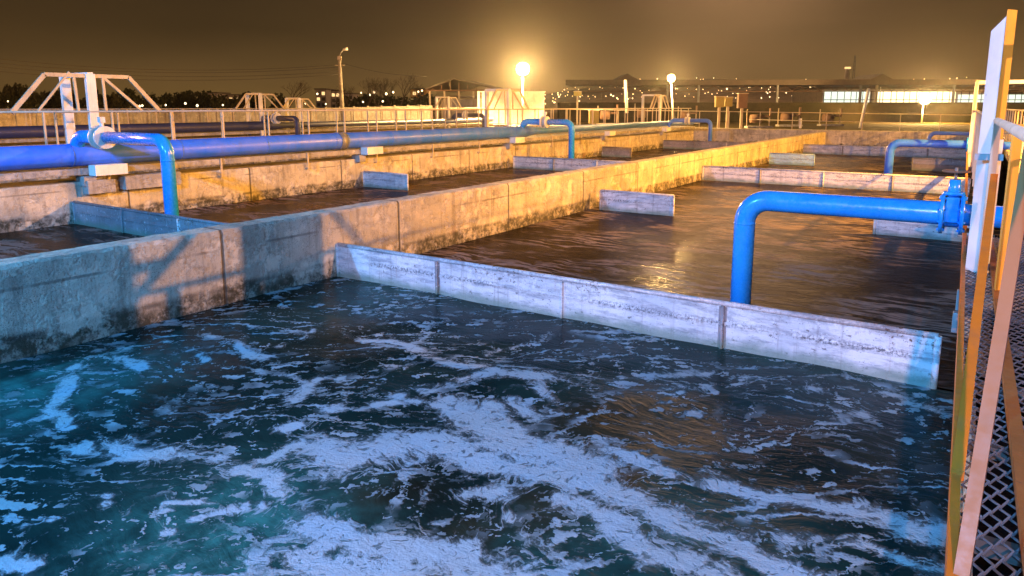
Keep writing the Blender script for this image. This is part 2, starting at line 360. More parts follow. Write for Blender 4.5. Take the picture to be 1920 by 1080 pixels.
    mx = b.n('ShaderNodeMixShader'); mx.inputs[0].default_value = 0.42 if foam_attr else 0.58
    b.l(b.b.outputs[0], mx.inputs[1]); b.l(df.outputs[0], mx.inputs[2]); b.l(mx.outputs[0], b.out.inputs[0])
    return b.fin(col, rough, 0.0, nrm_, IOR=1.33, Specular_IOR_Level=0.20 if foam_attr else 0.16)
M['water_near'] = water_mat('aerated_teal_water', (0, 0, 0), (0, 0, 0), (0.2, 0.2, 0.2), 0.3, -YAW, 0.45, True)
M['water_mid'] = water_mat('brown_tank_water', (0.011, 0.008, 0.006), (0.018, 0.012, 0.008), (0.30, 0.24, 0.21), 0.50, 0.1-YAW*0.5, 0.42)
M['water_left'] = water_mat('dark_brown_tank_water', (0.018, 0.011, 0.007), (0.032, 0.018, 0.009), (0.28, 0.20, 0.16), 0.55, math.pi/2, 0.30, stretch=(0.45, 2.6))

# ------------------------------------------------------------------ ground, water
g = MB().box(-1500, 1500, -600, 2200, -3.0, -2.0).build('ground', M['ground']); tag(g, 'dark bare ground around the tanks', 'ground', kind='structure')
g = MB()
g.box(-300, 200, 57.95, 600, -1.9, 0.75); g.box(-300, -43.2, -60, 57.95, -1.9, 0.75)
g = g.build('yard', M['grass']); tag(g, 'dry grass yard beyond the end wall of the tanks', 'yard', kind='structure')
TX0, TX1 = -9.4, 0.14          # right tank between middle wall and right wall
# near bay: dense sheet carrying the drift of the froth as point data
def wxy(x, y):                 # where on the water a froth drift lies (metres), read off the photo once
    r = fwd + RT*((x-960)/F_PX) + RT.cross(fwd)*((418-y)/F_PX)
    t = -CAM_H/r.z; return (r.x*t, r.y*t)
STROKES = [  # (half width in metres, strength, points)
 (0.10, .95, [(700,640),(760,655),(830,680),(900,692),(1000,706),(1080,714),(1160,708)]),
 (0.16, .75, [(1120,735),(1200,705),(1280,705),(1340,712),(1420,732),(1560,745),(1660,765)]),
 (0.08, .85, [(330,608),(390,640),(440,655),(490,668)]),
 (0.07, .75, [(210,640),(290,655),(350,678),(370,682)]),
 (0.08, .85, [(60,695),(120,690),(170,668),(215,690),(240,700)]),
 (0.07, .80, [(95,700),(125,735),(105,775),(120,800)]),
 (0.10, .85, [(600,525),(560,540),(520,548)]), (0.06,.7,[(640,600),(600,615),(560,640),(520,650)]),
 (0.06, .7, [(560,570),(620,575),(690,585),(710,578)]), (0.05,.6,[(1050,610),(980,645),(920,665)]),
 (0.15, .85, [(510,745),(560,715),(620,715)]), (0.17,.9,[(500,750),(580,765),(660,770),(720,755),(780,742),(860,722),(930,705),(1000,712)]),
 (0.13, .8, [(640,800),(700,770),(800,780),(900,770)]),
 (0.24, .95, [(560,830),(640,850),(700,830),(780,840),(870,850),(960,880),(1040,890)]),
 (0.33, 1.0, [(820,780),(880,800),(960,830),(1040,860),(1100,890)]),
 (0.12, .85, [(170,830),(250,815),(330,820),(400,845),(450,868),(510,880),(540,900)]),
 (0.07, .8, [(220,880),(215,925),(225,905),(270,870)]),(0.05,.75,[(310,960),(330,930),(400,945)]),
 (0.05, .85, [(285,1066),(320,1020),(370,985),(440,955)]),
 (0.06, .7, [(520,900),(510,930),(470,945),(450,955)]),
 (0.09, .8, [(470,760),(520,790),(540,830),(500,850),(430,850)]),
 (0.26, 1.0, [(620,960),(700,1000),(800,1020),(900,1060),(980,1090)]),
 (0.24, 1.0, [(600,1040),(680,1060),(760,1080)]),(0.20,1.0,[(610,930),(650,960),(640,1010)]),
 (0.13, .95, [(860,850),(940,880),(1060,905),(1150,935),(1240,965),(1340,1000),(1440,1040),(1540,1085)]),
 (0.11, .9, [(1030,800),(1100,840),(1200,880),(1330,905),(1450,925),(1580,945),(1720,965)]),
 (0.14, .9, [(880,935),(1000,940),(1100,960),(1200,1000),(1300,1050),(1380,1090)]),
 (0.10, .8, [(860,985),(940,985),(960,1030),(1050,1050)]),
 (0.10, .75, [(1000,730),(1060,770),(1000,790),(940,760)]),
 (0.08, .75, [(1250,770),(1330,790),(1400,800),(1425,840),(1400,860)]),(0.07,.7,[(1120,720),(1200,760),(1290,745)]),
 (0.14, .9, [(1690,740),(1740,760),(1795,780)]),(0.10,.75,[(1560,745),(1640,790),(1700,830)]),
 (0.13, .75, [(1690,880),(1740,900),(1750,960),(1745,1020),(1700,1075)]), (0.08,.65,[(1500,900),(1600,905),(1700,890)]),
 (0.07, .65, [(1350,1010),(1500,1000),(1650,1010),(1730,1020)]),
 (0.10, .6, [(1200,730),(1350,740),(1500,775)]),
 (0.09, .8, [(0,1062),(40,1075)]), (0.05,.6,[(30,960),(90,970)]), (0.05,.6,[(80,780),(180,770),(250,785)]),
]
HOLES = [(.28, 740, 925, 830), (.2, 905, 1000, 850), (.14,1060,985,1000), (.3,700,690,760), (.35,1130,760,1250), (.3, 850, 600, 1000),(.2,1160,910,1200),(.16,1000,975,1060),(.22,640,850,650)]
FX = np.linspace(TX0, TX1, 300); FY = np.linspace(-3.0, 8.5, 360)
gx, gy = np.meshgrid(FX, FY)
foam = np.zeros_like(gx)
rn = np.random.RandomState(4); gxw = gx.copy(); gyw = gy.copy()
for _ in range(34):            # eddies that bend the drifts of froth
    kx, ky = rn.normal(0, 1, 2)*rn.choice([1.6, 3.5, 7.0]); kk = math.hypot(kx, ky)+.5; ph = rn.uniform(0, 6.28, 2)
    gxw += 0.085/kk*np.sin(kx*gx+ky*gy+ph[0]); gyw += 0.085/kk*np.sin(kx*gx+ky*gy+ph[1])
for hw, st, pts in STROKES:
    P = [wxy(*p) for p in pts]; dm = np.full_like(gx, 1e9)
    for (ax, ay), (bx, by) in zip(P[:-1], P[1:]):
        dx, dy = bx-ax, by-ay; L = dx*dx+dy*dy+1e-9
        t = np.clip(((gx-ax)*dx+(gy-ay)*dy)/L, 0, 1)
        dm = np.minimum(dm, np.hypot(gxw-ax-t*dx, gyw-ay-t*dy))
    foam = np.maximum(foam, min(1.0, st*(1.2 if hw < .14 else 1))*np.exp(-(dm/(hw*(1.35 if hw < .14 else 1.05)))**1.9))
for (hx, hy, hr) in ((730, 925, .30), (860, 985, .26), (1110, 800, .50), (1185, 905, .13), (990, 945, .15), (1130, 740, .6), (700, 700, .40), (760, 690, .35), (730, 800, .26), (1500, 830, .8), (1620, 850, .6), (940, 1040, .16), (640, 915, .12)):
    cx, cy = wxy(hx, hy); foam *= 1-.95*np.exp(-(((gxw-cx)**2+(gyw-cy)**2)/(hr*hr))**1.6)
base = 0.10*np.exp(-((gx+3.5)/4)**2 - ((gy-3.2)/3)**2)
foam = np.maximum(foam, base)
air = np.zeros_like(gx)
for (px, py, r, s) in ((420, 1010, .9, 1.0), (60, 730, 1.1, .9), (230, 700, .8, .45), (700, 560, 1.0, .35), (1000, 1080, .8, .3), (1500, 640, 1.2, .35), (1250, 1010, .8, .3)):
    cx, cy = wxy(px, py); air = np.maximum(air, s*np.exp(-((gx-cx)**2+(gy-cy)**2)/(r*r)))
brown = np.zeros_like(gx)
for (px, py, r, s) in ((760, 920, .45, 1), (880, 985, .4, 1), (1110, 790, .5, .7), (560, 560, .8, .8), (1180, 905, .25, 1), (1000, 620, 1.0, .3), (300, 740, .4, .5), (1000, 960, .4, .8), (620, 640, .9, .5), (1650,860,1.0,.5)):
    cx, cy = wxy(px, py); brown = np.maximum(brown, s*np.exp(-((gx-cx)**2+(gy-cy)**2)/(r*r)))
me = bpy.data.meshes.new('tank_water')
nx, ny = len(FX), len(FY)
vs = np.stack([gx.ravel(), gy.ravel(), (0.008*np.sin(gx*2.1+gy*1.3)+0.006*np.sin(gx*4.3-gy*2.9)).ravel()], 1)
ii, jj = np.meshgrid(np.arange(nx-1), np.arange(ny-1)); a0 = (jj*nx+ii).ravel()
me.from_pydata(vs.tolist(), [], np.stack([a0, a0+1, a0+1+nx, a0+nx], 1).tolist()); me.update()
for nm, arr in (('foam', foam), ('air', air), ('brown', brown)):
    at = me.attributes.new(nm, 'FLOAT', 'POINT'); at.data.foreach_set('value', arr.ravel().astype(np.float32))
me.polygons.foreach_set('use_smooth', [True]*len(me.polygons)); me.materials.append(M['water_near'])
w = bpy.data.objects.new('water', me); COL.objects.link(w); tag(w, 'frothy teal water in the near bay', 'water', kind='structure')
def sheet(name, x0, x1, y0, y1, z, mat, label, cat):
    o = MB(); o.quad((x0, y0, z), (x1, y0, z), (x1, y1, z), (x0, y1, z)); o = o.build(name, mat); return tag(o, label, cat, kind='structure')
sheet('water', TX0, TX1, 8.55, 56.2, 0.0, M['water_mid'], 'brown water in the right tank beyond the first baffle', 'water')
sheet('water', TX0, TX1, -9, -3.0, 0.0, M['water_mid'], 'water of the right tank behind the camera', 'water')
sheet('water', -19.4, -9.85, -9, 56.2, 0.0, M['water_left'], 'brown water in the tank left of the middle wall', 'water')
sheet('water', -29.8, -21.3, -9, 56.2, 0.0, M['water_left'], 'water in the tank behind the blue main pipe', 'water')
sheet('water', -39.2, -30.2, -9, 56.2, 0.0, M['water_left'], 'water in the farthest tank on the left', 'water')
M['deck_shade'] = ground_mat('under_deck_shade', (0.010, 0.009, 0.008), (0.006, 0.005, 0.005))  # near-black colour stands for the shade under the mesh deck
sheet('shade_sheet', .205, 1.45, -9, 56.2, -.5, M['deck_shade'], 'black sheet standing for the darkness under the mesh walkway', 'channel')
# ------------------------------------------------------------------ concrete walls (rough cast: slightly uneven edges)
def wall(x0, x1, y0, y1, z1, label, mat='concrete', z0=-1.95, step=0.15, rag=0.034, ax='y'):
    """long wall with a worn, chipped crown"""
    m = MB(); rs = random.Random(int(abs(x0*13+y0*7)*10))
    L = (y1-y0) if ax == 'y' else (x1-x0); n = max(2, int(L/step))
    prof = []
    for i in range(n+1):
        t = i/n; q = []
        for s in (0, 1):
            chip = rs.uniform(0, rag) + (rs.uniform(0.01, 0.035) if rs.random() < 0.12 else 0)
            q.append((rs.uniform(-0.006, 0.006), chip))
        prof.append((t, q))
    for t, q in prof:
        if ax == 'y':
            y = y0+t*L
            m.v += [(x0, y, z0), (x0+q[0][0]*0, y, z1-0.03-q[0][1]), (x0+0.03+q[0][0], y, z1-q[0][1]*.3), (x1-0.03+q[1][0], y, z1-q[1][1]*.3), (x1, y, z1-0.03-q[1][1]), (x1, y, z0)]
        else:
            x = x0+t*L
            m.v += [(x, y1, z0), (x, y1, z1-0.03-q[0][1]), (x, y1-0.03, z1-q[0][1]*.3), (x, y0+0.03, z1-q[1][1]*.3), (x, y0, z1-0.03-q[1][1]), (x, y0, z0)]
    for i in range(n):
        for k in range(5):
            a = i*6+k; m.f.append((a, a+1, a+7, a+6)); m.sm.append(False)
    m.f.append((5, 4, 3, 2, 1, 0)); m.sm.append(False); e = n*6; m.f.append((e, e+1, e+2, e+3, e+4, e+5)); m.sm.append(False)
    o = m.build('concrete_wall', M[mat]); return tag(o, label, 'wall')
wall(-9.85, -9.4, -9, 56.2, 1.17, 'long worn concrete wall running between the two open tanks')
wall(-20.75, -19.4, -9, 56.2, 1.07, 'stained concrete wall under the big blue main pipe')
wall(-30.2, -29.8, -9, 56.2, 1.17, 'low concrete wall in the tanks behind the blue main pipe')
wall(-40.9, -39.2, -9, 56.2, 1.12, 'farthest concrete wall under the dark blue pipe')
wall(0.14, 0.20, -9, 10.7, 0.42, 'thin low concrete sill between the near water and the mesh walkway')
wall(0.14, 0.36, 10.7, 56.2, 1.05, 'concrete wall along the water under the far part of the right walkway')
wall(1.45, 1.8, -9, 56.2, 1.05, 'outer concrete wall under the right mesh walkway')
wall(-43, 2, 56.25, 57.9, 1.28, 'cross wall closing the far end of all tanks', ax='x')
# walkway slabs -----------------------------------------------------
def slab(x0, x1, label, z0=1.25, z1=1.42):
    o = MB().box(x0, x1, -9, 56.2, z0, z1).build('walkway_slab', M['concrete_plain'], bevel=0.012); return tag(o, label, 'walkway')
slab(-21.1, -19.30, 'concrete walkway slab beside the big blue main pipe')
slab(-41.2, -39.4, 'far concrete walkway slab beside the dark pipe')
# ------------------------------------------------------------------ baffles
def baffle(x0, x1, y, label, mat='baffle', top=0.6, nseg=4, group=None, thick=0.05):
    L = x1-x0; r = empty('baffle_panel', ((x0+x1)/2, y, 0), 0, label, 'baffle', group); h = L/2
    for i in range(nseg):
        a = -h+L*i/nseg; b_ = -h+L*(i+1)/nseg
        m = MB(); xs0, xs1 = a+0.012, b_-0.012
        prof = [(-.3, 0), (0.26, 0), (0.32, 0.012), (0.38, 0), (top-0.06, 0)]   # pressed rib
        for k in range(len(prof)-1):
            (za, oa), (zb, ob) = prof[k], prof[k+1]
            m.quad((xs0, -thick/2-oa, za), (xs1, -thick/2-oa, za), (xs1, -thick/2-ob, zb), (xs0, -thick/2-ob, zb))
            m.quad((xs1, thick/2, za), (xs0, thick/2, za), (xs0, thick/2, zb), (xs1, thick/2, zb))
        m.quad((xs0, -thick/2, top-.06), (xs1, -thick/2, top-.06), (xs1, thick/2, top-.06), (xs0, thick/2, top-.06))
        for xx in (xs0, xs1): m.quad((xx, -thick/2, -.3), (xx, thick/2, -.3), (xx, thick/2, top-.06), (xx, -thick/2, top-.06))
        m.build('panel', M[mat], r)
    MB().tube([(-h, 0, top-.03), (h, 0, top-.03)], 0.036, 12).build('top_rail', M[mat], r)
    for i in range(nseg+1):
        x = -h+L*i/nseg
        if i in (0, nseg): MB().tube([(x, -.02, -.4), (x, -.02, top-.02)], 0.035, 12).build('post', M[mat], r)
        else:
            m = MB(); m.tube([(x, -.045, -.4), (x, -.045, top-.05)], 0.026, 12); m.box(x-.05, x+.05, -thick/2-.008, -thick/2+.004, -.3, top-.065)
            m.build('post', M['baffle_dark'] if i % 2 else M['baffle'], r)
    return r
G = 'baffle panels standing in the tanks'
baffle(-9.37, -0.16, 8.53, 'long white speckled baffle across the near bay, its froth side towards us', group=G)
baffle(-9.1, -6.87, 18.5, 'short pale blue baffle jutting from the middle wall behind the first long baffle', 'baffle', nseg=1, group=G)
baffle(-1.86, 0.05, 18.5, 'short white baffle in the water below the bright blue pipe flange', nseg=1, group=G)
baffle(-9.37, -0.1, 28.5, 'long pinkish white baffle beyond the bright blue elbow pipe', group=G)
baffle(-9.1, -6.9, 38.5, 'small blue baffle behind the second long white baffle', 'baffle_blue', nseg=1, group=G)
baffle(-2.5, 0.0, 38.5, 'short grey baffle beside the second elbow pipe at the walkway', 'baffle_dark', nseg=1, group=G)
baffle(-9.37, -0.1, 48.5, 'farthest long baffle in the right tank', group=G)
baffle(-19.35, -9.9, 8.72, 'dark stained baffle in the left tank at the foot of the near left elbow pipe', 'baffle_dark', group=G)
baffle(-19.3, -17.1, 19.0, 'short grey baffle with two white edge posts against the left pipe wall', 'baffle', nseg=1, group=G)
baffle(-19.0, -9.9, 28.9, 'lavender grey baffle at the foot of the middle left elbow pipe', 'baffle', group=G)
baffle(-19.1, -17.2, 38.9, 'small dark baffle box right of the middle left elbow pipe', 'baffle_dark', nseg=1, group=G)
baffle(-19.1, -9.9, 48.9, 'farthest baffle in the left tank below the small lavender elbow pipe', 'baffle_dark', group=G)
# ------------------------------------------------------------------ pipes
def arc(c, r, a0, a1, ux, uy, n=9):
    return [Vector(c)+Vector(ux)*(r*math.cos(a0+(a1-a0)*i/n))+Vector(uy)*(r*math.sin(a0+(a1-a0)*i/n)) for i in range(n+1)]
def valve(root, x, z, rp, wheel=True, side=1, mats=('blue', 'steel', 'rust')):
    """flanged gate valve on a pipe running along x at height z"""
    for dx in (-.11, .11):
        f = MB().disc((x+dx, 0, z), (1, 0, 0), rp*1.72, 0.045, 28)
        for k in range(8):
            a = 2*math.pi*(k+.5)/8; f.disc((x+dx, rp*1.45*math.cos(a), z+rp*1.45*math.sin(a)), (1, 0, 0), 0.018, 0.085, 6)
        f.build('flange', M[mats[0]], root)
    b = MB().disc((x, 0, z), (1, 0, 0), rp*1.15, 0.17, 20); b.box(x-.07, x+.07, -rp*1.25, rp*1.25, z-rp*.6, z+rp*1.5); b.build('valve_body', M[mats[0]], root, 0.01)
    b = MB(); b.tube([(x, 0, z+rp*1.5), (x, 0, z+rp*2.9)], [rp*.52, rp*.42], 14); b.disc((x, 0, z+rp*1.75), (0, 0, 1), rp*.8, .04, 18); b.build('bonnet', M[mats[0]], root)
    MB().tube([(x, 0, z+rp*2.9), (x, 0, z+rp*3.9)], 0.018, 8).build('stem', M[mats[1]], root)
    if wheel:
        wv_ = MB(); zc = z+rp*3.6; R_ = rp*.95
        wv_.tube([(x+R_*math.cos(t*math.pi/8), R_*math.sin(t*math.pi/8), zc) for t in range(17)], 0.014, 8, False)
        for k in range(4): wv_.tube([(x, 0, zc), (x+R_*math.cos(k*math.pi/2), R_*math.sin(k*math.pi/2), zc)], 0.01, 6)
        wv_.build('hand_wheel', M[mats[2]], root)
def right_branch(y, x_end, label, z=1.64, rp=0.152, mat='blue', wheel=True):
    r = empty('air_pipe', (0, y, 0), 0, label, 'pipe', 'elbow pipes dropping into the tanks')
    R_ = 0.34; x0 = x_end
    pts = [Vector((x0, 0, -.5)), Vector((x0, 0, z-R_))] + arc((x0+R_, 0, z-R_), R_, math.pi, math.pi/2, (1, 0, 0), (0, 0, 1))[1:] + [Vector((-.36, 0, z)), Vector((-.30, 0, z))]
    MB().tube(pts, rp, 28).build('pipe', M[mat], r)
    MB().tube([(-.08, 0, z), (2.6, 0, z)], rp*.92, 24).build('feed_pipe', M[mat], r)
    MB().disc((x0, 0, z-R_-.02), (0, 0, 1), rp+.006, .02, 28).build('weld_ring', M[mat], r)
    valve(r, -.19, z, rp, wheel)
    return r
p1 = right_branch(10.55, -2.80, 'bright blue elbow pipe with flanged valve behind the first long baffle')
right_branch(30.4, -2.76, 'blue elbow pipe standing behind the second long baffle', mat='blue_far', wheel=False)
right_branch(50.4, -2.50, 'thin lavender blue elbow pipe farthest along the right walkway', 1.40, 0.12, 'blue_main', False)
def left_branch(x_main, y, x_end, label, z=2.25, rp=0.15, mat='blue'):
    r = empty('air_pipe', (x_main, y, 0), 0, label, 'pipe', 'elbow pipes dropping into the tanks')
    L = x_end-x_main; R_ = .42; e = .34
    pts = [Vector((0, 0, 1.80)), Vector((0.02, 0, z-R_))] + arc((R_, 0, z-R_), R_, math.pi, math.pi/2, (1, 0, 0), (0, 0, 1))[1:] + [Vector((1.22, 0, z))]
    MB().tube(pts, rp*1.1, 24).build('riser', M[mat], r)
    pts = [Vector((1.6, 0, z))] + arc((L-e, 0, z-e), e, math.pi/2, 0, (1, 0, 0), (0, 0, 1)) + [Vector((L, 0, -.5))]
    MB().tube(pts, rp, 24).build('pipe', M[mat], r)
    MB().disc((L, 0, z-e-.12), (0, 0, 1), rp+.008, .03, 24).build('weld_ring', M[mat], r)
    f = MB()
    f.disc((1.26, 0, z), (1, 0, 0), rp*1.95, .07, 28); f.build('flange', M['white'], r)
    f = MB(); f.disc((1.5, 0, z), (1, 0, 0), rp*1.85, .07, 28); f.build('flange', M['white'], r)
    b = MB().disc((1.38, 0, z), (1, 0, 0), rp*1.2, .2, 20); b.build('valve_body', M['white'], r)
    b = MB().tube([(1.38, 0, z+.15), (1.38, 0, z+.42)], .05, 12); b.box(1.32, 1.46, -.06, .06, z+.36, z+.5); b.build('actuator', M['white'], r)
    return r
left_branch(-19.45, 8.95, -15.30, 'bright blue elbow pipe rising from the main pipe nearest us on the left')
left_branch(-19.40, 30.2, -16.50, 'blue elbow pipe in the middle of the left tank, above the lavender baffle')
left_branch(-19.20, 50.2, -16.10, 'small lavender elbow pipe at the far end of the left main pipe', 2.0, .14, 'blue_main')
for (yy, lb) in ((9.2, 'dark elbow pipe in the rear tank seen behind the nearest white flange'), (29.8, 'dark elbow pipe on the far dark main pipe left of the lamp pole'), (50.0, 'dim violet elbow pipe on the far dark main pipe by the open shed')):
    left_branch(-39.4, yy, -36.0, lb, 2.25, .18, 'navy')
def main_pipe(x, z, segs, label, mat, collar=()):
    r = empty('main_pipe', (x, 0, 0), 0, label, 'pipe')
    pts = []; rr = []
    for (ya, yb, rad) in segs:
        pts += [(0, ya, z), (0, yb, z)]; rr += [rad, rad]
    MB().tube(pts, rr, 36).build('pipe', M[mat], r)
    y = -6.0
    while y < 30 and label.startswith('thick'):
        MB().disc((0, y, z), (0, 1, 0), segs[0][2]+.007, .03, 36).build('weld_seam', M[mat], r); y += 2.95
    for yc in collar:
        c = MB().disc((0, yc, z), (0, 1, 0), segs[0][2]+.02, .30, 36); c.disc((0, yc-.15, z), (0, 1, 0), segs[0][2]+.035, .03, 36); c.disc((0, yc+.15, z), (0, 1, 0), segs[0][2]+.035, .03, 36)
        c.build('pipe_collar', M['steel'], r)
    return r
main_pipe(-19.45, 1.76, [(-9, 30.7, .292), (31.5, 56, .19)], 'thick blue main pipe running along the left tank wall', 'blue_main', (18.0,))
main_pipe(-39.4, 1.76, [(-9, 30.7, .30), (31.5, 56, .2)], 'dark blue main pipe on the farthest tank wall', 'navy')
main_pipe(2.6, 1.60, [(-9, 56, .28)], 'blue main pipe behind the right walkway', 'blue_main')
for k in range(13):
    o = MB(); y = 2.9+k*3.36; o.box(-19.296, -19.27, y-.03, y+.03, .86, 1.44); o.box(-19.398, -19.296, y-.05, y+.05, .86, .90)
    o = o.build('hanger_bracket', M['rail'])
    tag(o, 'vertical bracket on the slab edge below the blue main pipe, %s from left' % ['first', 'second', 'third', 'fourth', 'fifth', 'sixth', 'seventh', 'eighth', 'ninth', 'tenth', 'eleventh', 'twelfth', 'thirteenth'][k], 'bracket', 'slab edge brackets under the main pipe')
GS = 'saddle supports under the blue main pipe'
for y, lb in ((9.55, 'lavender saddle block under the main pipe below the nearest white flange'), (19.3, 'lavender saddle block under the main pipe above the short grey baffle'), (29.4, 'pink saddle block under the main pipe by the middle elbow pipe'), (40.0, 'olive saddle block under the thin far stretch of main pipe'), (49.5, 'last saddle block under the main pipe near the far elbow')):
    r = empty('pipe_saddle', (-19.3, y, 0), 0, lb, 'pipe support', GS)
    MB().box(-.02, .34, -.42, .42, 1.22, 1.50).build('block', M['whitewall'], r, 0.01)
    MB().box(-.30, .12, -.62, -.30, .95, 1.21).build('bracket', M['concrete_plain'], r, 0.01)
# ragged concrete outlet box and ledge next to the near left riser
o = MB().box(-19.395, -19.02, 9.9, 11.5, .78, 1.16).build('concrete_corbel', M['concrete_plain'], bevel=.015); tag(o, 'concrete ledge block under the walkway beside the near left elbow pipe', 'ledge')
o = MB().box(-19.395, -19.12, 8.98, 9.7, .74, 1.10).build('concrete_corbel', M['concrete_plain'], bevel=.02); tag(o, 'broken concrete ledge directly below the nearest lavender saddle block', 'ledge')
# ------------------------------------------------------------------ railings
def railing(x, y0, y1, step, off, label, top=2.87, mat='rail', r=.028, base=1.42, xs=0.0, post=.022, mid=True, flat=False):
    e = empty('railing', (x, 0, 0), 0, label, 'railing', 'cream railings along the walkways')
    X = lambda y: xs*y
    MB().tube([(X(y0), y0, top), (X(y1), y1, top)], r, 12).build('top_rail', M[mat], e)
    if mid: MB().tube([(X(y0), y0, base+.12), (X(y1), y1, base+.12)], .016, 8).build('bottom_rail', M[mat], e)
    y = y0+off; first = None
    while y < y1:
        o = MB().bar((0, 0, base-.05), (0, 0, top-.02), post*2, post*2).build('post', M[mat], e) if first is None else first.copy()
        if first is None: first = o
        else: COL.objects.link(o); o.parent = e
        o.location = (X(y), y, 0); y += step
    return e
railing(-19.62, -2, 56, 1.68, .25, 'cream railing right behind the big blue main pipe')
railing(-20.95, -2, 56, 1.68, 1.1, 'cream railing on the far side of the left walkway')
railing(-39.6, 4, 56, 1.68, .25, 'distant railing beside the dark blue pipe', r=.03)
railing(-40.95, 4, 56, 1.68, 1.0, 'distant railing in front of the orange lit fence', r=.03)
RXS = -0.0125
railing(0.235, 2.2, 56, 1.9, 5.6, 'cream handrail of the right walkway leading to the tall post', r=.03, xs=RXS, post=.03, mid=False)
railing(1.55, 0.5, 56, 1.9, .9, 'cream railing on the far side of the right walkway', xs=RXS)
e = empty('railing', (0, 60, 0), 0, 'thin two-bar railing crossing beyond the end wall of the tanks', 'railing', 'cream railings along the walkways')
MB().tube([(-33, 0, 2.75), (1, 0, 2.40)], .032, 8).build('top_rail', M['rail'], e)
MB().tube([(-16, 0, 1.95), (1, 0, 1.72)], .028, 8).build('middle_rail', M['rail'], e)
for i in range(14):
    x = -33+i*2.55; MB().bar((x, 0, .75), (x, 0, 2.75-.35*(x+33)/34), .05, .05).build('post', M['rail'], e)
# ------------------------------------------------------------------ truss frames of the walkway gates
def truss_frame(loc, label, wide=1.36, sc=1.0, rz=0.0, top=3.85, tall=True):
    r = empty('truss_frame', loc, rz, label, 'truss frame', 'trapezoid truss frames over the walkways')
    for sx, th in ((0, .105), (-wide, .09)):
        if tall or sx: MB().box(sx-.06, sx+.06, -.12, .12, .9, top).build('tall_post', M['white'], r, .006)
        if sx: continue
        MB().bar((sx, -1.08*sc, top-.05), (sx, 1.02*sc, top-.05), .06, .10).build('top_chord', M['rail'], r)
        MB().bar((sx, -1.9*sc, 2.85), (sx, -1.08*sc, top-.05), .06, th).build('diagonal', M['rail'], r)
        MB().bar((sx, 1.02*sc, top-.05), (sx, 1.86*sc, 2.85), .06, th).build('diagonal', M['rail'], r)
        if sx == 0:
            MB().bar((sx+.01, -1.35*sc, 2.85), (sx+.01, -.5*sc, top+.03), .05, .05).build('brace', M['rail'], r)
            MB().bar((sx+.01, -.36*sc, 2.85), (sx+.01, -.4*sc, top-.05), .05, .06).build('brace', M['rail'], r)
            MB().bar((sx+.01, .34*sc, 2.85), (sx+.01, .32*sc, top), .05, .06).build('brace', M['rail'], r)
            MB().bar((sx+.01, .36*sc, top-.1), (sx+.01, 1.35*sc, 2.85), .05, .07).build('brace', M['rail'], r)
    MB().bar((.05, 0, top-.02), (-wide-.05, 0, top-.02), .14, .12).build('crossbeam', M['white'], r)
    return r
truss_frame((-19.66, 9.55, 0), 'largest white trapezoid truss frame above the left walkway, nearest us')
truss_frame((-19.7, 29.5, 0), 'trapezoid truss frame in front of the bright white container')
truss_frame((-19.7, 49.5, 0), 'small truss frame just below the second sodium lamp')
truss_frame((-39.4, 29.7, 0), 'yellowish truss frame left of the bare tree on the far walkway')
truss_frame((-39.5, 9.0, 0), 'distant small truss frame seen behind the right foot of the nearest frame')
truss_frame((-41.0, 34.2, 0), 'low distant truss frame right beside the bare tree', top=3.6, sc=.8)
truss_frame((-39.5, 49.5, 0), 'distant truss frame standing before the open gabled shed')
truss_frame((-.20, 29.6, 0), 'truss frame half hidden behind the tall near post on the right walkway', wide=-1.5)
# the near right frame -------------------------------------------------
r = empty('truss_frame', (0, 8.05, 0), 0, 'tall white gate post frame at the right edge beside the camera', 'truss frame', 'trapezoid truss frames over the walkways')
m = MB(); m.prism([(0.012, .10), (.118, -.02), (.118, .13), (.03, .2)], .62, [3.70, 3.82, 3.82, 3.70]); m.build('tall_post', M['white'], r)
m = MB(); m.prism([(.120, -.10), (.196, .02), (.165, .14), (.120, .14)], 2.70, 3.87); m.build('post_flange', M['yellow'], r)  # flange coloured yellow next to the white post faces
m = MB(); m.prism([(.120, .02), (.150, -.03), (.205, .06), (.15, .14)], .62, 2.695); m.build('post_channel', M['white'], r)
m = MB(); m.box(-.01, .215, -.07, -.025, 2.50, 2.56); m.build('clamp', M['steel'], r)
m = MB(); m.box(-.035, .11, -.09, .0, 1.02, 1.22); m.box(-.05, .06, -.12, -.02, .80, 1.0); m.build('bolted_bracket', M['steel'], r, .006)
MB().box(1.45, 1.57, -.1, .1, 1.4, 3.85).build('tall_post', M['white'], r)
for nm_, a_, b_ in (('top_chord', (1.5, -1.3, 3.8), (1.5, 1.0, 3.8)), ('diagonal', (1.5, -2.6, 2.87), (1.5, -1.3, 3.8)), ('diagonal', (1.5, 1.0, 3.8), (1.5, 1.9, 2.87)), ('brace', (1.5, -1.6, 2.87), (1.5, -.5, 3.8)), ('brace', (1.5, -.9, 3.45), (1.5, -2.4, 3.45)), ('brace', (1.5, -1.3, 2.87), (1.5, -1.3, 3.8))):
    MB().bar(a_, b_, .06, .10).build(nm_, M['rail'], r)
m = MB(); m.prism([(.235, -1.15), (.300, -1.05), (.28, -.98), (.225, -1.06)], 1.43, 2.86); m.build('stanchion', M['yellow'], r)
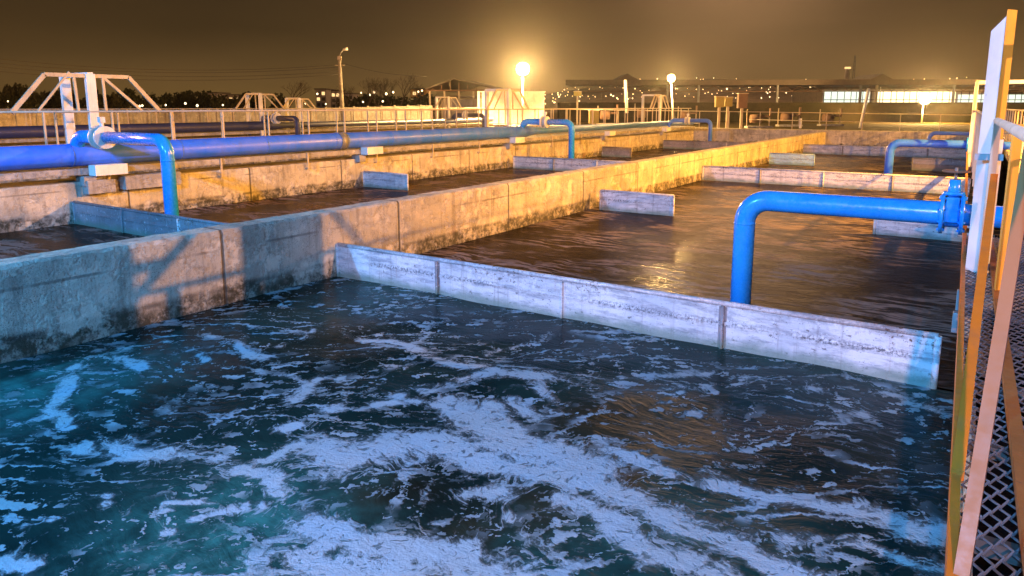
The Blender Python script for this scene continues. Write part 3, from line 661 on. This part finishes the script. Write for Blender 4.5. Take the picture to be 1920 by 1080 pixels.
# slanting stays and edge members of the right walkway
o = MB().bar((.058, 3.42, 1.42), (.135, 6.75, 2.45), .05, .05).build('stay_bar', M['orange']); tag(o, 'narrow yellow stay rising from the walkway edge towards the tall post', 'stay bar')
o = MB().bar((.078, 2.55, 1.25), (.186, 3.6, 2.87), .046, .046).build('stay_bar', M['peach']); tag(o, 'broad slanting bar with sodium light put into its colour, nearest the camera over the mesh', 'stay bar')
r = empty('walkway_edge_beam', (0, 0, 0), 0, 'painted steel edge beam between the mesh walkway and the near water', 'beam')
m = MB(); m.bar((.082, 1.0, 1.36), (.082+RXS*28, 30, 1.36), .035, .13); m.build('toe_plate', M['orange'], r)
m = MB(); m.bar((.105, 1.0, 1.28), (.105+RXS*28, 30, 1.28), .02, .10); m.build('channel', M['rail'], r)
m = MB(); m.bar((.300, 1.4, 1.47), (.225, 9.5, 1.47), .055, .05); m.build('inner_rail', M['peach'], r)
# expanded metal mesh deck
m = MB(); cx, cy = .032, .066
x = .12
def strand(a, b_): m.bar(a, b_, .0065, .007)
nx_, ny_ = int(1.28/cx), int(8.6/cy)
for i in range(nx_):
    for j in range(ny_):
        X0 = .12+i*cx; Y0 = 1.8+j*cy; sx = RXS*Y0
        mid_ = (X0+sx+cx/2, Y0+cy/2, 1.405); 
        if (i+j) % 2 == 0: strand((X0+sx, Y0, 1.398), (X0+sx+cx, Y0+cy, 1.412))
        else: strand((X0+sx+cx, Y0, 1.412), (X0+sx, Y0+cy, 1.398))
r = empty('mesh_walkway', (0, 0, 0), 0, 'expanded metal mesh walkway deck in the lower right corner', 'walkway')
m.build('mesh_deck', M['dark_steel'], r)
for k in range(12): MB().bar((.1+RXS*(1+k*.9), 1.2+k*.9, 1.36), (1.5, 1.2+k*.9, 1.36), .05, .06).build('joist', M['dark'], r)
o = MB(); o.box(.9, 1.7, 10.7, 56, 1.2, 1.42); o.box(-.35, 1.0, 33, 56, 1.2, 1.42); o = o.build('walkway_slab', M['concrete_plain']); tag(o, 'concrete walkway slab beyond the mesh on the right', 'walkway')

# ------------------------------------------------------------------ far yard
def rz_thing(name, px, v, label, cat, group=None, z=.75):
    p = W(far(px, v), v, z); return empty(name, p, YAW, label, cat, group)
def lamp(px, py, v, label, energy, rad=.42, base_px=None, color=(1, .58, .2), pole=True, tilt=0.0):
    zt = farz(py, v); r = rz_thing('sodium_lamp', px, v, label, 'lamp', 'lit sodium lamps in the yard'); h = zt-.75
    if pole:
        MB().tube([(tilt, 0.3, 0), (0.0, .3, h+.1)], [.11, .07], 12).build('pole', M['white'], r)
        MB().bar((0, .35, h), (0, .0, h+.12), .10, .1).build('arm', M['steel'], r)
    heads = ((0, 0, 1.15),)
    MB().bar((-.5*rad, .22, h-.1), (.5*rad, .22, h-.1), .08, .08).build('crossarm', M['steel'], r)
    for (dx, dz, k) in heads:
        x = dx*rad*1.25; zz = h+dz*rad; q = rad*.62*k
        hb = MB().box(x-q*.9, x+q*.9, .08, .34, zz-q*.75, zz+q*.75).build('housing', M['steel'], r, .03)
        s = MB(); N = 8; pts = []; rr = []
        for i in range(N+1):
            a = math.pi/2*i/N; pts.append((x, .08-math.sin(a)*q*.7, zz)); rr.append(max(.004, math.cos(a)*q))
        s.tube(pts, rr, 20, True).build('lamp_glass', M['lamp_hot'], r)
    c = W(far(px, v), v-1.0, zt)
    point('lamp_light', c, energy, color, .3).data.specular_factor = .2
    return r
lamp(980, 130, 74, 'brightest sodium lamp, above the white container', 62000, .98)
lamp(1257, 147, 75, 'second sodium lamp on a white pole, before the long canopy', 13000, .60, tilt=.5)
lamp(1733, 185, 98, 'low sodium floodlight in front of the white lit hall on the right', 38000, 1.15)
lamp(1650, 160, 122, 'dim sodium lamp under the canopy left of the hall floodlight', 500, .16)
# white container
v = 82; r = rz_thing('storage_container', 962, v, 'bright white flat container under the brightest lamp', 'container')
wv2 = far(1020, v)-far(903, v); zt = farz(173, v)-.75
b = MB(); b.box(-wv2/2, wv2/2, 0, 4, .3, zt); b.build('body', M['whitewall'], r)
b = MB(); b.box(-wv2/2-.15, wv2/2+.15, -.15, 4.15, zt, zt+.12); b.build('roof', M['whitewall'], r)
b = MB(); b.box(-wv2/2+.3, wv2/2-.3, .3, 3.7, 0, .3); b.build('skid', M['dark'], r)
b = MB(); b.box(-wv2/2-.5, -wv2/2-.2, -.3, 0, 0, zt+.1); b.build('corner_column', M['whitewall'], r)
# open gabled shed on the left
v = 92; r = rz_thing('open_shed', 860, v, 'open gabled shed with dark roof left of the white container', 'shed')
def g_(px): return far(px, v)-far(860, v)
eav = farz(166, v)-.75; rid = farz(146, v)-.75
b = MB()
pr = [(g_(798), eav), (g_(852), rid), (g_(925), eav+.1)]
for k in range(2):
    (xa, za), (xb, zb) = pr[k], pr[k+1]
    n = len(b.v); b.v += [(xa, 0, za), (xb, 0, zb), (xb+3, 22, zb), (xa+3, 22, za), (xa, 0, za-.18), (xb, 0, zb-.18), (xb+3, 22, zb-.18), (xa+3, 22, za-.18)]
    for f in ((0, 1, 2, 3), (7, 6, 5, 4), (0, 4, 5, 1), (1, 5, 6, 2), (2, 6, 7, 3), (3, 7, 4, 0)): b.f.append(tuple(n+q for q in f)); b.sm.append(False)
b.build('roof', M['roof'], r)
b = MB(); b.bar((g_(800), .2, eav-.25), (g_(925), .2, eav-.25), .15, .18)
for k in range(7):
    x = g_(812)+k*(g_(910)-g_(812))/6; zt2 = eav+(rid-eav)*max(0, 1-abs(x-g_(852))/(g_(852)-g_(798)))-.3; b.bar((x, .2, eav-.25), (x, .2, max(zt2, eav-.1)), .12, .12)
b.build('roof_truss', M['rust'], r)
for k in range(5):
    MB().bar((g_(806)+k*(g_(915)-g_(806))/4, .3, 0), (g_(806)+k*(g_(915)-g_(806))/4, .3, eav-.3), .22, .22).build('column', M['rail'], r)
b = MB(); b.box(g_(815), g_(912), 1.5, 5, eav-1.2, eav-.9); b.box(g_(812), g_(820), 1.5, 5, 0, eav-1.2); b.build('inner_roof', M['roof'], r)
b = MB(); b.box(g_(808), g_(905), 6, 6.3, 0, eav-1.3); b.build('back_wall', M['plaster'], r)
# long canopy
v = 112; r = rz_thing('long_canopy', 1450, v, 'long low dark canopy roof across the back of the yard', 'canopy')
def h_(px): return far(px, v)-far(1450, v)
zt = farz(150, v)-.75; zb = farz(160, v)-.75
b = MB(); b.prism([(h_(1060), 0), (h_(1960), -3), (h_(1960), 9), (h_(1072), 9)], zb, zt); b.build('roof', M['roof'], r)
b = MB()
for k in range(34): x = h_(1070)+k*(h_(1950)-h_(1070))/33; b.bar((x, -.1, zb-.1), (x+1.0, -.1, zb-.9), .07, .07); b.bar((x+1.0, -.1, zb-.9), (x+2.2, -.1, zb-.1), .07, .07)
b.bar((h_(1065), -.1, zb-.95), (h_(1950), -.1, zb-.95), .1, .1); b.build('roof_truss', M['rust'], r)
for px in (1170, 1250, 1308, 1455, 1610, 1640, 1784, 1870):
    MB().bar((h_(px), -.2, 0), (h_(px), -.2, zb), .3, .3).build('column', M['steel'] if px not in (1170, 1640) else M['rail'], r)
for px, hw in ((1172, 24), (1640, 26)):
    b = MB(); n = 0; b.v += [(h_(px-hw), -1.5, zt-.2), (h_(px), -1.5, zt+.9), (h_(px+hw), -1.5, zt-.2), (h_(px-hw), 6, zt-.2), (h_(px), 6, zt+.9), (h_(px+hw), 6, zt-.2)]
    b.f += [(0, 2, 1), (3, 4, 5), (0, 1, 4, 3), (1, 2, 5, 4), (2, 0, 3, 5)]; b.sm += [False]*5; b.build('gable', M['roof'], r)
# embankment, lit hall
v = 104; b = MB(); p0 = [W(far(x, v), v) for x in (1050, 2050)]; n = FH
b.prism([(p0[0].x, p0[0].y), (p0[1].x, p0[1].y), (p0[1].x+n.x*6, p0[1].y+n.y*6), (p0[0].x+n.x*6, p0[0].y+n.y*6)], .7, farz(192, v)); o = b.build('embankment', M['ground']); tag(o, 'dark earth bank under the long canopy', 'embankment', kind='structure')
v = 128; r = rz_thing('glazed_hall', 1690, v, 'glazed hall glowing greenish white behind the canopy', 'hall')
def k_(px): return far(px, v)-far(1690, v)
z0 = farz(199, v)-.75; z1 = farz(171, v)-.75
MB().box(k_(1541), k_(1850), .3, 14, 0, z1+.4).build('wall', M['plaster'], r)
MB().box(k_(1545), k_(1630), .2, .26, z0, z1).build('window', M['hall_lit'], r)
MB().box(k_(1640), k_(1792), .2, .26, z0, z1).build('window', M['hall_warm'], r)
MB().box(k_(1796), k_(1960), .2, .26, z0, z1-.6).build('window', M['hall_lit'], r)
rs = random.Random(3)
b = MB()
for k in range(34): x = k_(1545)+k*(k_(1950)-k_(1545))/33+rs.uniform(-.2, .2); b.bar((x, .1, z0), (x, .1, z1), .10, .06)
b.bar((k_(1545), .1, (z0+z1)/2-.2), (k_(1950), .1, (z0+z1)/2-.2), .06, .12); b.build('mullion', M['dark'], r)
MB().box(k_(1538), k_(1960), -.6, 14, z1+.4, z1+.8).build('roof', M['roof'], r)
# slanting white poles, cabinets, mast
for (xa, ya, xb, yb, v, lb) in ((1626, 166, 1616, 240, 66, 'white post leaning left in the grass before the canopy'), (1171, 150, 1176, 212, 74, 'pale post in front of the left gable of the canopy')):
    o = MB().tube([W(far(xb, v), v, farz(yb, v)), W(far(xa, v), v, farz(ya, v))], .14, 10).build('leaning_post', M['white']); tag(o, lb, 'post')
for (x0, x1, y0, y1, v, lb) in ((1341, 1357, 182, 201, 62, 'boxy yellow lit control cabinet left one of the pair on posts'), (1358, 1372, 183, 200, 62.5, 'smaller yellow lit cabinet, right one of the touching pair'), (1383, 1400, 176, 203, 63, 'tall olive cabinet standing alone right of the pair'), (1075, 1090, 172, 180, 90, 'small yellow sign box under the left end of the canopy'), (1105, 1123, 208, 232, 66, 'square yellow cabinet behind the end railing')):
    r = rz_thing('control_cabinet', (x0+x1)/2, v, lb, 'cabinet', 'cabinets in the yard'); hw = (x1-x0)/2/1330*v
    za = farz(y1, v)-.75; zb = farz(y0, v)-.75
    MB().box(-hw, hw, -.2, .3, max(za, .3), zb).build('box', M['olive'] if 'olive' not in lb else M['rust'], r, .03)
    MB().box(-hw-.05, hw+.05, -.26, .36, zb, zb+.07).build('lid', M['rail'], r)
    MB().box(-.1, .1, -.05, .15, 0, max(za, .3)).build('stand', M['rail'], r)
o = MB().bar(W(far(1503, 58), 58, 1.25), W(far(1503, 58), 58, 2.05), .16, .16).build('bollard', M['white']); tag(o, 'short white bollard on the end wall', 'bollard')
v = 210
r = rz_thing('radio_mast', 1596, v, 'thin dark mast rising behind the canopy', 'mast'); h = farz(110, v)
for s in (-.5, .5): MB().tube([(s, 0, 0), (s*.3, 0, h)], .10, 6).build('leg', M['dark'], r)
b = MB(); [b.bar((-.5+.35*k/14, 0, h*k/14), (.5-.35*(k+1)/14, 0, h*(k+1)/14), .07, .07) for k in range(14)]; b.build('lattice', M['dark'], r)
v = 200; r = rz_thing('chimney', 1584, v, 'pale stack with a lit top left of the thin mast', 'chimney'); h = farz(133, v)
MB().tube([(0, 0, 0), (0, 0, h)], [.9, .6], 12).build('stack', M['plaster'], r); MB().disc((0, 0, h), (0, 0, 1), .8, .5, 12).build('light_ring', M['window_lit'], r)
# small trestles / stairs and pipes in the yard
rs = random.Random(11)
for k, (px, py, v) in enumerate(((1140, 196, 84), (1208, 192, 92), (1290, 198, 90), (1425, 203, 72), (1482, 201, 78), (1560, 203, 80))):
    r = rz_thing('pump_unit', px, v, ['low yellow pump unit below the left canopy end', 'pump unit between the leaning post and second lamp', 'pump unit right of the second lamp pole', 'pump unit left of the short bollard', 'pump unit right of the short bollard', 'pump unit before the greenish hall windows'][k], 'pump', 'pump units in the yard')
    hh = farz(py, v)-.75
    MB().box(-1.3, 1.3, -.5, .6, .1, .3).build('base', M['concrete_plain'], r)
    b = MB().tube([(-.9, 0, hh*.5), (.2, 0, hh*.5)], hh*.2, 16); b.build('motor', M['rust'], r)
    MB().tube([(.3, 0, hh*.6), (1.1, 0, hh*.6), (1.1, 0, hh)], .12, 10).build('outlet', M['rust'], r)
    for s in (-1.15, 1.15): MB().bar((s, .3, .1), (s, .3, hh*.95), .09, .09).build('frame', M['rail'], r)
# fence -----------------------------------------------------------------
pa = W(far(-140, 62), 62, 0); pb = W(far(812, 84), 84, 0); d = (pb-pa); L = d.length
r = empty('panel_fence', (pa.x, pa.y, .75), math.atan2(d.y, d.x), 'orange lit concrete panel fence behind the far railing', 'fence')
N = 30
p_first = None
for k in range(N):
    x = k*L/N; h = 2.02+.0*(k/N)+.75*max(0, k/N-.55)*1.5
    MB().box(x+.1, x+L/N-.1, -.05, .05, 0, h-.1).build('panel', M['concrete_fence'], r)
    MB().box(x-.1, x+.1, -.12, .12, 0, h).build('post', M['concrete_fence'], r)
# lamp pole and wires -----------------------------------------------------
v = 72
r = rz_thing('lamp_pole', 642, v, 'tall concrete lamp pole with an unlit curved head left of centre', 'street lamp')
h = farz(112, v)-.75
MB().tube([(0, 0, 0), (-.1, 0, h)], [.24, .15], 12).build('pole', M['concrete_fence'], r)
MB().tube([(-.1, 0, h), (-.05, 0, h+.4), (.15, 0, h+.75), (.35, 0, h+.95)], .05, 8).build('arm', M['steel'], r)
b = MB(); b.tube([(.28, 0, h+.92), (.75, 0, h+1.02)], [.1, .16], 10); b.build('lamp_head', M['whitewall'], r)
b = MB(); b.bar((-.55, 0, h-.6), (.35, 0, h-.6), .08, .08); b.box(-.28, .1, -.12, .12, h-.1, h+.3); b.build('crossarm', M['rail'], r)
top = W(far(640, v), v, 0)
for k, (yl, ym, yr, lb) in enumerate(((103, 131, 122, 'topmost sagging power wire left of the lamp pole'), (112, 136, 126, 'second sagging power wire left of the lamp pole'), (119, 143, 134, 'third sagging power wire left of the lamp pole'), (128, 150, 139, 'lowest sagging power wire left of the lamp pole'))):
    pts = []
    for i in range(15):
        t = i/14; px = -60+t*700; q = 2*t-1; yy = (yl*(q*q-q)/2 + ym*(1-q*q) + yr*(q*q+q)/2)
        pts.append(W(far(px, v), v+.2*k, farz(yy, v)))
    o = MB().tube(pts, .022, 6).build('power_wire', M['dark']); tag(o, lb, 'wire', 'power wires')
pts = [W(far(640+t*16, v), v, farz(118+26*(t/10)-6*math.sin(t/10*math.pi)*-1, v)) for t in range(11)]
o = MB().tube(pts, .02, 6).build('power_wire', M['dark']); tag(o, 'faint power wire running right from the lamp pole', 'wire', 'power wires')
# trees -------------------------------------------------------------------
def bare_tree(seed, h):
    rs = random.Random(seed); m = MB(); t = MB()
    def grow(p, d, L, r, dep, mb):
        q = p + d*L; mid = (p+q)/2 + Vector((rs.uniform(-1, 1), rs.uniform(-1, 1), 0))*L*.06
        mb.tube([p, mid, q], [r, r*.85, r*.65], 5 if dep < 3 else 3, False)
        if dep >= 6: return
        for k in range(rs.choice((2, 3, 3))):
            a = rs.uniform(0, 2*math.pi); sp = rs.uniform(.35, .75)
            nd = (d + Vector((math.cos(a)*sp, math.sin(a)*sp, rs.uniform(.0, .25)))).normalized()
            grow(q, nd, L*rs.uniform(.62, .84), r*.6, dep+1, m)
    grow(Vector((0, 0, 0)), Vector((0, 0, 1)), h*.24, h*.022, 0, t)
    return t, m
protos = []
for s in range(4):
    t, m = bare_tree(20+s, 10); protos.append((t, m))
tm = [(t.build('trunk', M['bark']), m.build('crown', M['bark'])) for t, m in protos]
def put_tree(px, v, ytop, kind, lb, wide=1.0):
    h = farz(ytop, v)-.75; s = h/8.2
    r = rz_thing('bare_tree', px, v, lb, 'tree', 'bare trees behind the fence')
    r.scale = (s*wide, s*wide, s); r.rotation_euler.z = kind*1.3
    for o in tm[kind % 4]:
        c = o.copy(); COL.objects.link(c); c.parent = r
for a in ((541, 105, 150, 0, 'wide bare tree between the two distant truss frames', 1.25), (655, 115, 158, 1, 'small bare tree just right of the lamp pole', 1), (690, 118, 147, 2, 'bare tree left of the taller ones by the apartment lights', 1.1), (708, 120, 142, 3, 'dense bare tree in the middle of the row', 1), (733, 122, 148, 1, 'thin bare tree in the row between two taller ones', 1), (752, 120, 137, 0, 'tallest bare tree at the right end of the row', .9), (775, 125, 158, 2, 'low bare tree next to the open shed', 1)):
    put_tree(*a)
for o in [x for p in tm for x in p]: bpy.data.objects.remove(o)
def bush_mesh(seed, n=900):
    rs = random.Random(seed); m = MB()
    lobes = [(rs.uniform(-.7, .7), rs.uniform(-.5, .5), rs.uniform(.35, .85), rs.uniform(.22, .42)) for _ in range(9)]
    for _ in range(n):
        lx, ly, lz, lr = rs.choice(lobes)
        a = rs.uniform(0, 6.28); c = rs.uniform(-1, 1); q = lr*rs.uniform(.55, 1.08)
        p = Vector((lx+q*math.cos(a)*math.sqrt(1-c*c), ly+q*math.sin(a)*math.sqrt(1-c*c), max(0.02, lz+q*c)))
        u = Vector((rs.uniform(-1, 1), rs.uniform(-1, 1), rs.uniform(-1, 1))).normalized(); w_ = u.cross(Vector((rs.uniform(-1, 1), rs.uniform(-1, 1), rs.uniform(-1, 1)))).normalized(); e = rs.uniform(.03, .075)
        m.quad(p-u*e-w_*e, p+u*e-w_*e, p+u*e+w_*e, p-u*e+w_*e)
    return m
bm_ = [bush_mesh(50+k).build('crown', M['leaf']) for k in range(3)]
st_ = MB().tube([(0, 0, 0), (0, 0, .6)], [.06, .03], 6).build('trunk', M['bark'])
rs = random.Random(5)
names = ['at the far left edge', 'left of the nearest truss frame', 'seen through the nearest truss frame', 'behind the right foot of the nearest frame', 'between the nearest frame and the far one', 'left of the yellowish far frame', 'behind the yellowish far frame', 'right of the bare wide tree', 'right of the lamp pole', 'left of the open shed']
spots = [(-10, 172), (25, 168), (60, 170), (95, 172), (130, 174), (165, 176), (200, 178), (240, 176), (280, 181), (322, 175), (365, 179), (405, 178), (440, 180), (475, 181), (510, 182), (665, 182), (700, 184), (735, 182), (770, 183), (800, 184)]
adj = ['broad', 'ragged', 'rounded', 'low', 'peaked', 'dense', 'thin topped', 'uneven', 'squat', 'tall']
for k, (px, yt) in enumerate(spots):
    v = rs.uniform(125, 140); h = farz(yt, v)-.75
    r = rz_thing('dark_tree', px, v, '%s dark tree %s, %s from the left in its row' % (adj[k % 10], 'behind the fence' if px < 560 else 'beyond the lamp pole', ['first', 'second', 'third', 'fourth', 'fifth', 'sixth', 'seventh', 'eighth', 'ninth', 'tenth', 'eleventh', 'twelfth', 'thirteenth', 'fourteenth', 'fifteenth', 'sixteenth', 'seventeenth', 'eighteenth', 'nineteenth', 'twentieth'][k]), 'tree', 'dark trees beyond the fence')
    r.scale = (3.3*rs.uniform(.8, 1.25), 3.0, h); r.rotation_euler.z = rs.uniform(0, 6)
    for o in (bm_[k % 3], st_):
        c = o.copy(); COL.objects.link(c); c.parent = r
for o in bm_+[st_]: bpy.data.objects.remove(o)
# apartment blocks far behind
for (xa, xb, yt, v, mat, lb) in ((593, 612, 168, 190, 'plaster', 'narrow pale lit block left of the lamp pole'), (622, 638, 171, 196, 'plaster', 'pinkish block directly behind the lamp pole'), (646, 662, 176, 200, 'plaster', 'low block just right of the lamp pole'), (390, 408, 175, 180, 'plaster', 'dim block above the trees left of the far frame'), (415, 452, 179, 186, 'plaster', 'long dim low block behind the far truss frame'), (770, 800, 168, 190, 'yellow', 'yellowish lit block left of the open shed roof')):
    r = rz_thing('apartment_block', (xa+xb)/2, v, lb, 'building', 'blocks behind the trees'); hw = (xb-xa)/2/1330*v; h = farz(yt, v)-.75
    MB().box(-hw, hw, 0, 8, 0, h).build('wall', M[mat], r); MB().box(-hw-.3, hw+.3, -.3, 8.3, h, h+.3).build('roof', M['roof'], r)
    nf = 3; nc = max(2, int(hw*2/1.6)); rr = random.Random(xa)
    for i in range(nc):
        for j in range(nf):
            x = -hw+(i+.5)*2*hw/nc; z = h-1.0-j*1.5
            if z < .8: continue
            MB().box(x-.4, x+.4, -.06, .02, z-.45, z+.4).build('window', M['window_lit'] if rr.random() < .4 else M['dark'], r)
# hill with the town's lights
m = MB(); NXh = 60; prof = []
rs = random.Random(9)
hv = 420; pxs = [900+(2150-900)*i/NXh for i in range(NXh+1)]
def ridge_y(px): return 198-46*min(1, max(0, (px-960)/190.0))**.7 + 2.5*math.sin(px*.013) + 1.5*math.sin(px*.041)
rows = [(0, hv-150), (.35, hv-90), (.75, hv-30), (1.0, hv), (1.0, hv+60)]
for fr, vv in rows:
    for px in pxs: m.v.append(tuple(W(far(px, hv)*vv/hv, vv, .5+(farz(ridge_y(px), hv)-.5)*fr)))
for j in range(len(rows)-1):
    for i in range(NXh): a = j*(NXh+1)+i; m.f.append((a, a+1, a+NXh+2, a+NXh+1)); m.sm.append(True)
o = m.build('hill', M['hill']); tag(o, 'hazy brown hillside carrying the town behind the canopy', 'hill', kind='structure')
m = MB()
for _ in range(300):
    px = rs.uniform(1000, 1860); fr = rs.uniform(.25, .98)
    k = 0
    while k < 3 and fr > rows[k+1][0]: k += 1
    (fa, va), (fb, vb) = rows[k], rows[k+1]; t = (fr-fa)/(fb-fa); vv = va+(vb-va)*t-1.5
    z = .5+(farz(ridge_y(px), hv)-.5)*fr+1.3; p = W(far(px, hv)*vv/hv, vv, z); s = rs.uniform(.12, .34)*(1.7 if rs.random() < .12 else 1)
    m.tube([p-Vector((0, 0, s)), p, p+Vector((0, 0, s))], [s*.3, s, s*.3], 6)
o = m.build('town_lights', M['town']); tag(o, 'scattered warm lights of the town on the hillside', 'lights', kind='stuff')
m = MB()
for px, yy in [(267, 198), (311, 197), (348, 194), (370, 198), (418, 197), (262, 199), (16, 190), (573, 194), (611, 195), (681, 191), (718, 190), (694, 178), (702, 173), (678, 174), (725, 176), (785, 172), (792, 170), (738, 173), (596, 176), (640, 178)]:
    v = 118; p = W(far(px, v), v, farz(yy, v)); s = rs.uniform(.12, .22); m.tube([p-Vector((0, 0, s)), p, p+Vector((0, 0, s))], [s*.3, s, s*.3], 8)
o = m.build('street_lights', M['town']); tag(o, 'tiny street lights among the trees on the left', 'lights', kind='stuff')
point('town_glow', W(85, 270, 70), 400000, (1, .55, .26), 45).data.specular_factor = 0
# unseen blocks, added right of the walkway to throw shade on the middle wall
r = empty('shade_block', (4.2, -1.0, 0), 0, 'unseen flat topped block added right of the walkway to shade the near wall', 'building')
MB().box(-1.3, 1.3, -9, 8.1, -1.9, 5.3).build('wall', M['plaster'], r); MB().box(-1.45, 1.45, -9.2, 8.2, 5.3, 5.5).build('roof', M['roof'], r)
r = empty('shade_pillar', (3.0, 8.75, 0), 0, 'tall unseen block added to shade a strip of the middle wall', 'cabinet')
MB().box(-.3, .3, -.25, .35, 1.0, 4.6).build('body', M['steel'], r); MB().box(-.35, .35, -.3, .4, 4.6, 4.7).build('lid', M['steel'], r)
hm = bpy.data.materials.new('night_haze'); hm.use_nodes = True; hm.cycles.homogeneous_volume = True; ht = hm.node_tree; ht.nodes.clear()
ho = ht.nodes.new('ShaderNodeOutputMaterial'); hv_ = ht.nodes.new('ShaderNodeVolumePrincipled'); ht.links.new(hv_.outputs[0], ho.inputs['Volume'])
hv_.inputs['Color'].default_value = (.9, .85, .8, 1); hv_.inputs['Density'].default_value = 0.00032; hv_.inputs['Anisotropy'].default_value = 0.89
tag(MB().box(-520, 400, -70, 620, -3.6, 72).build('haze', hm), 'thin night haze over the plant', 'haze', kind='stuff')
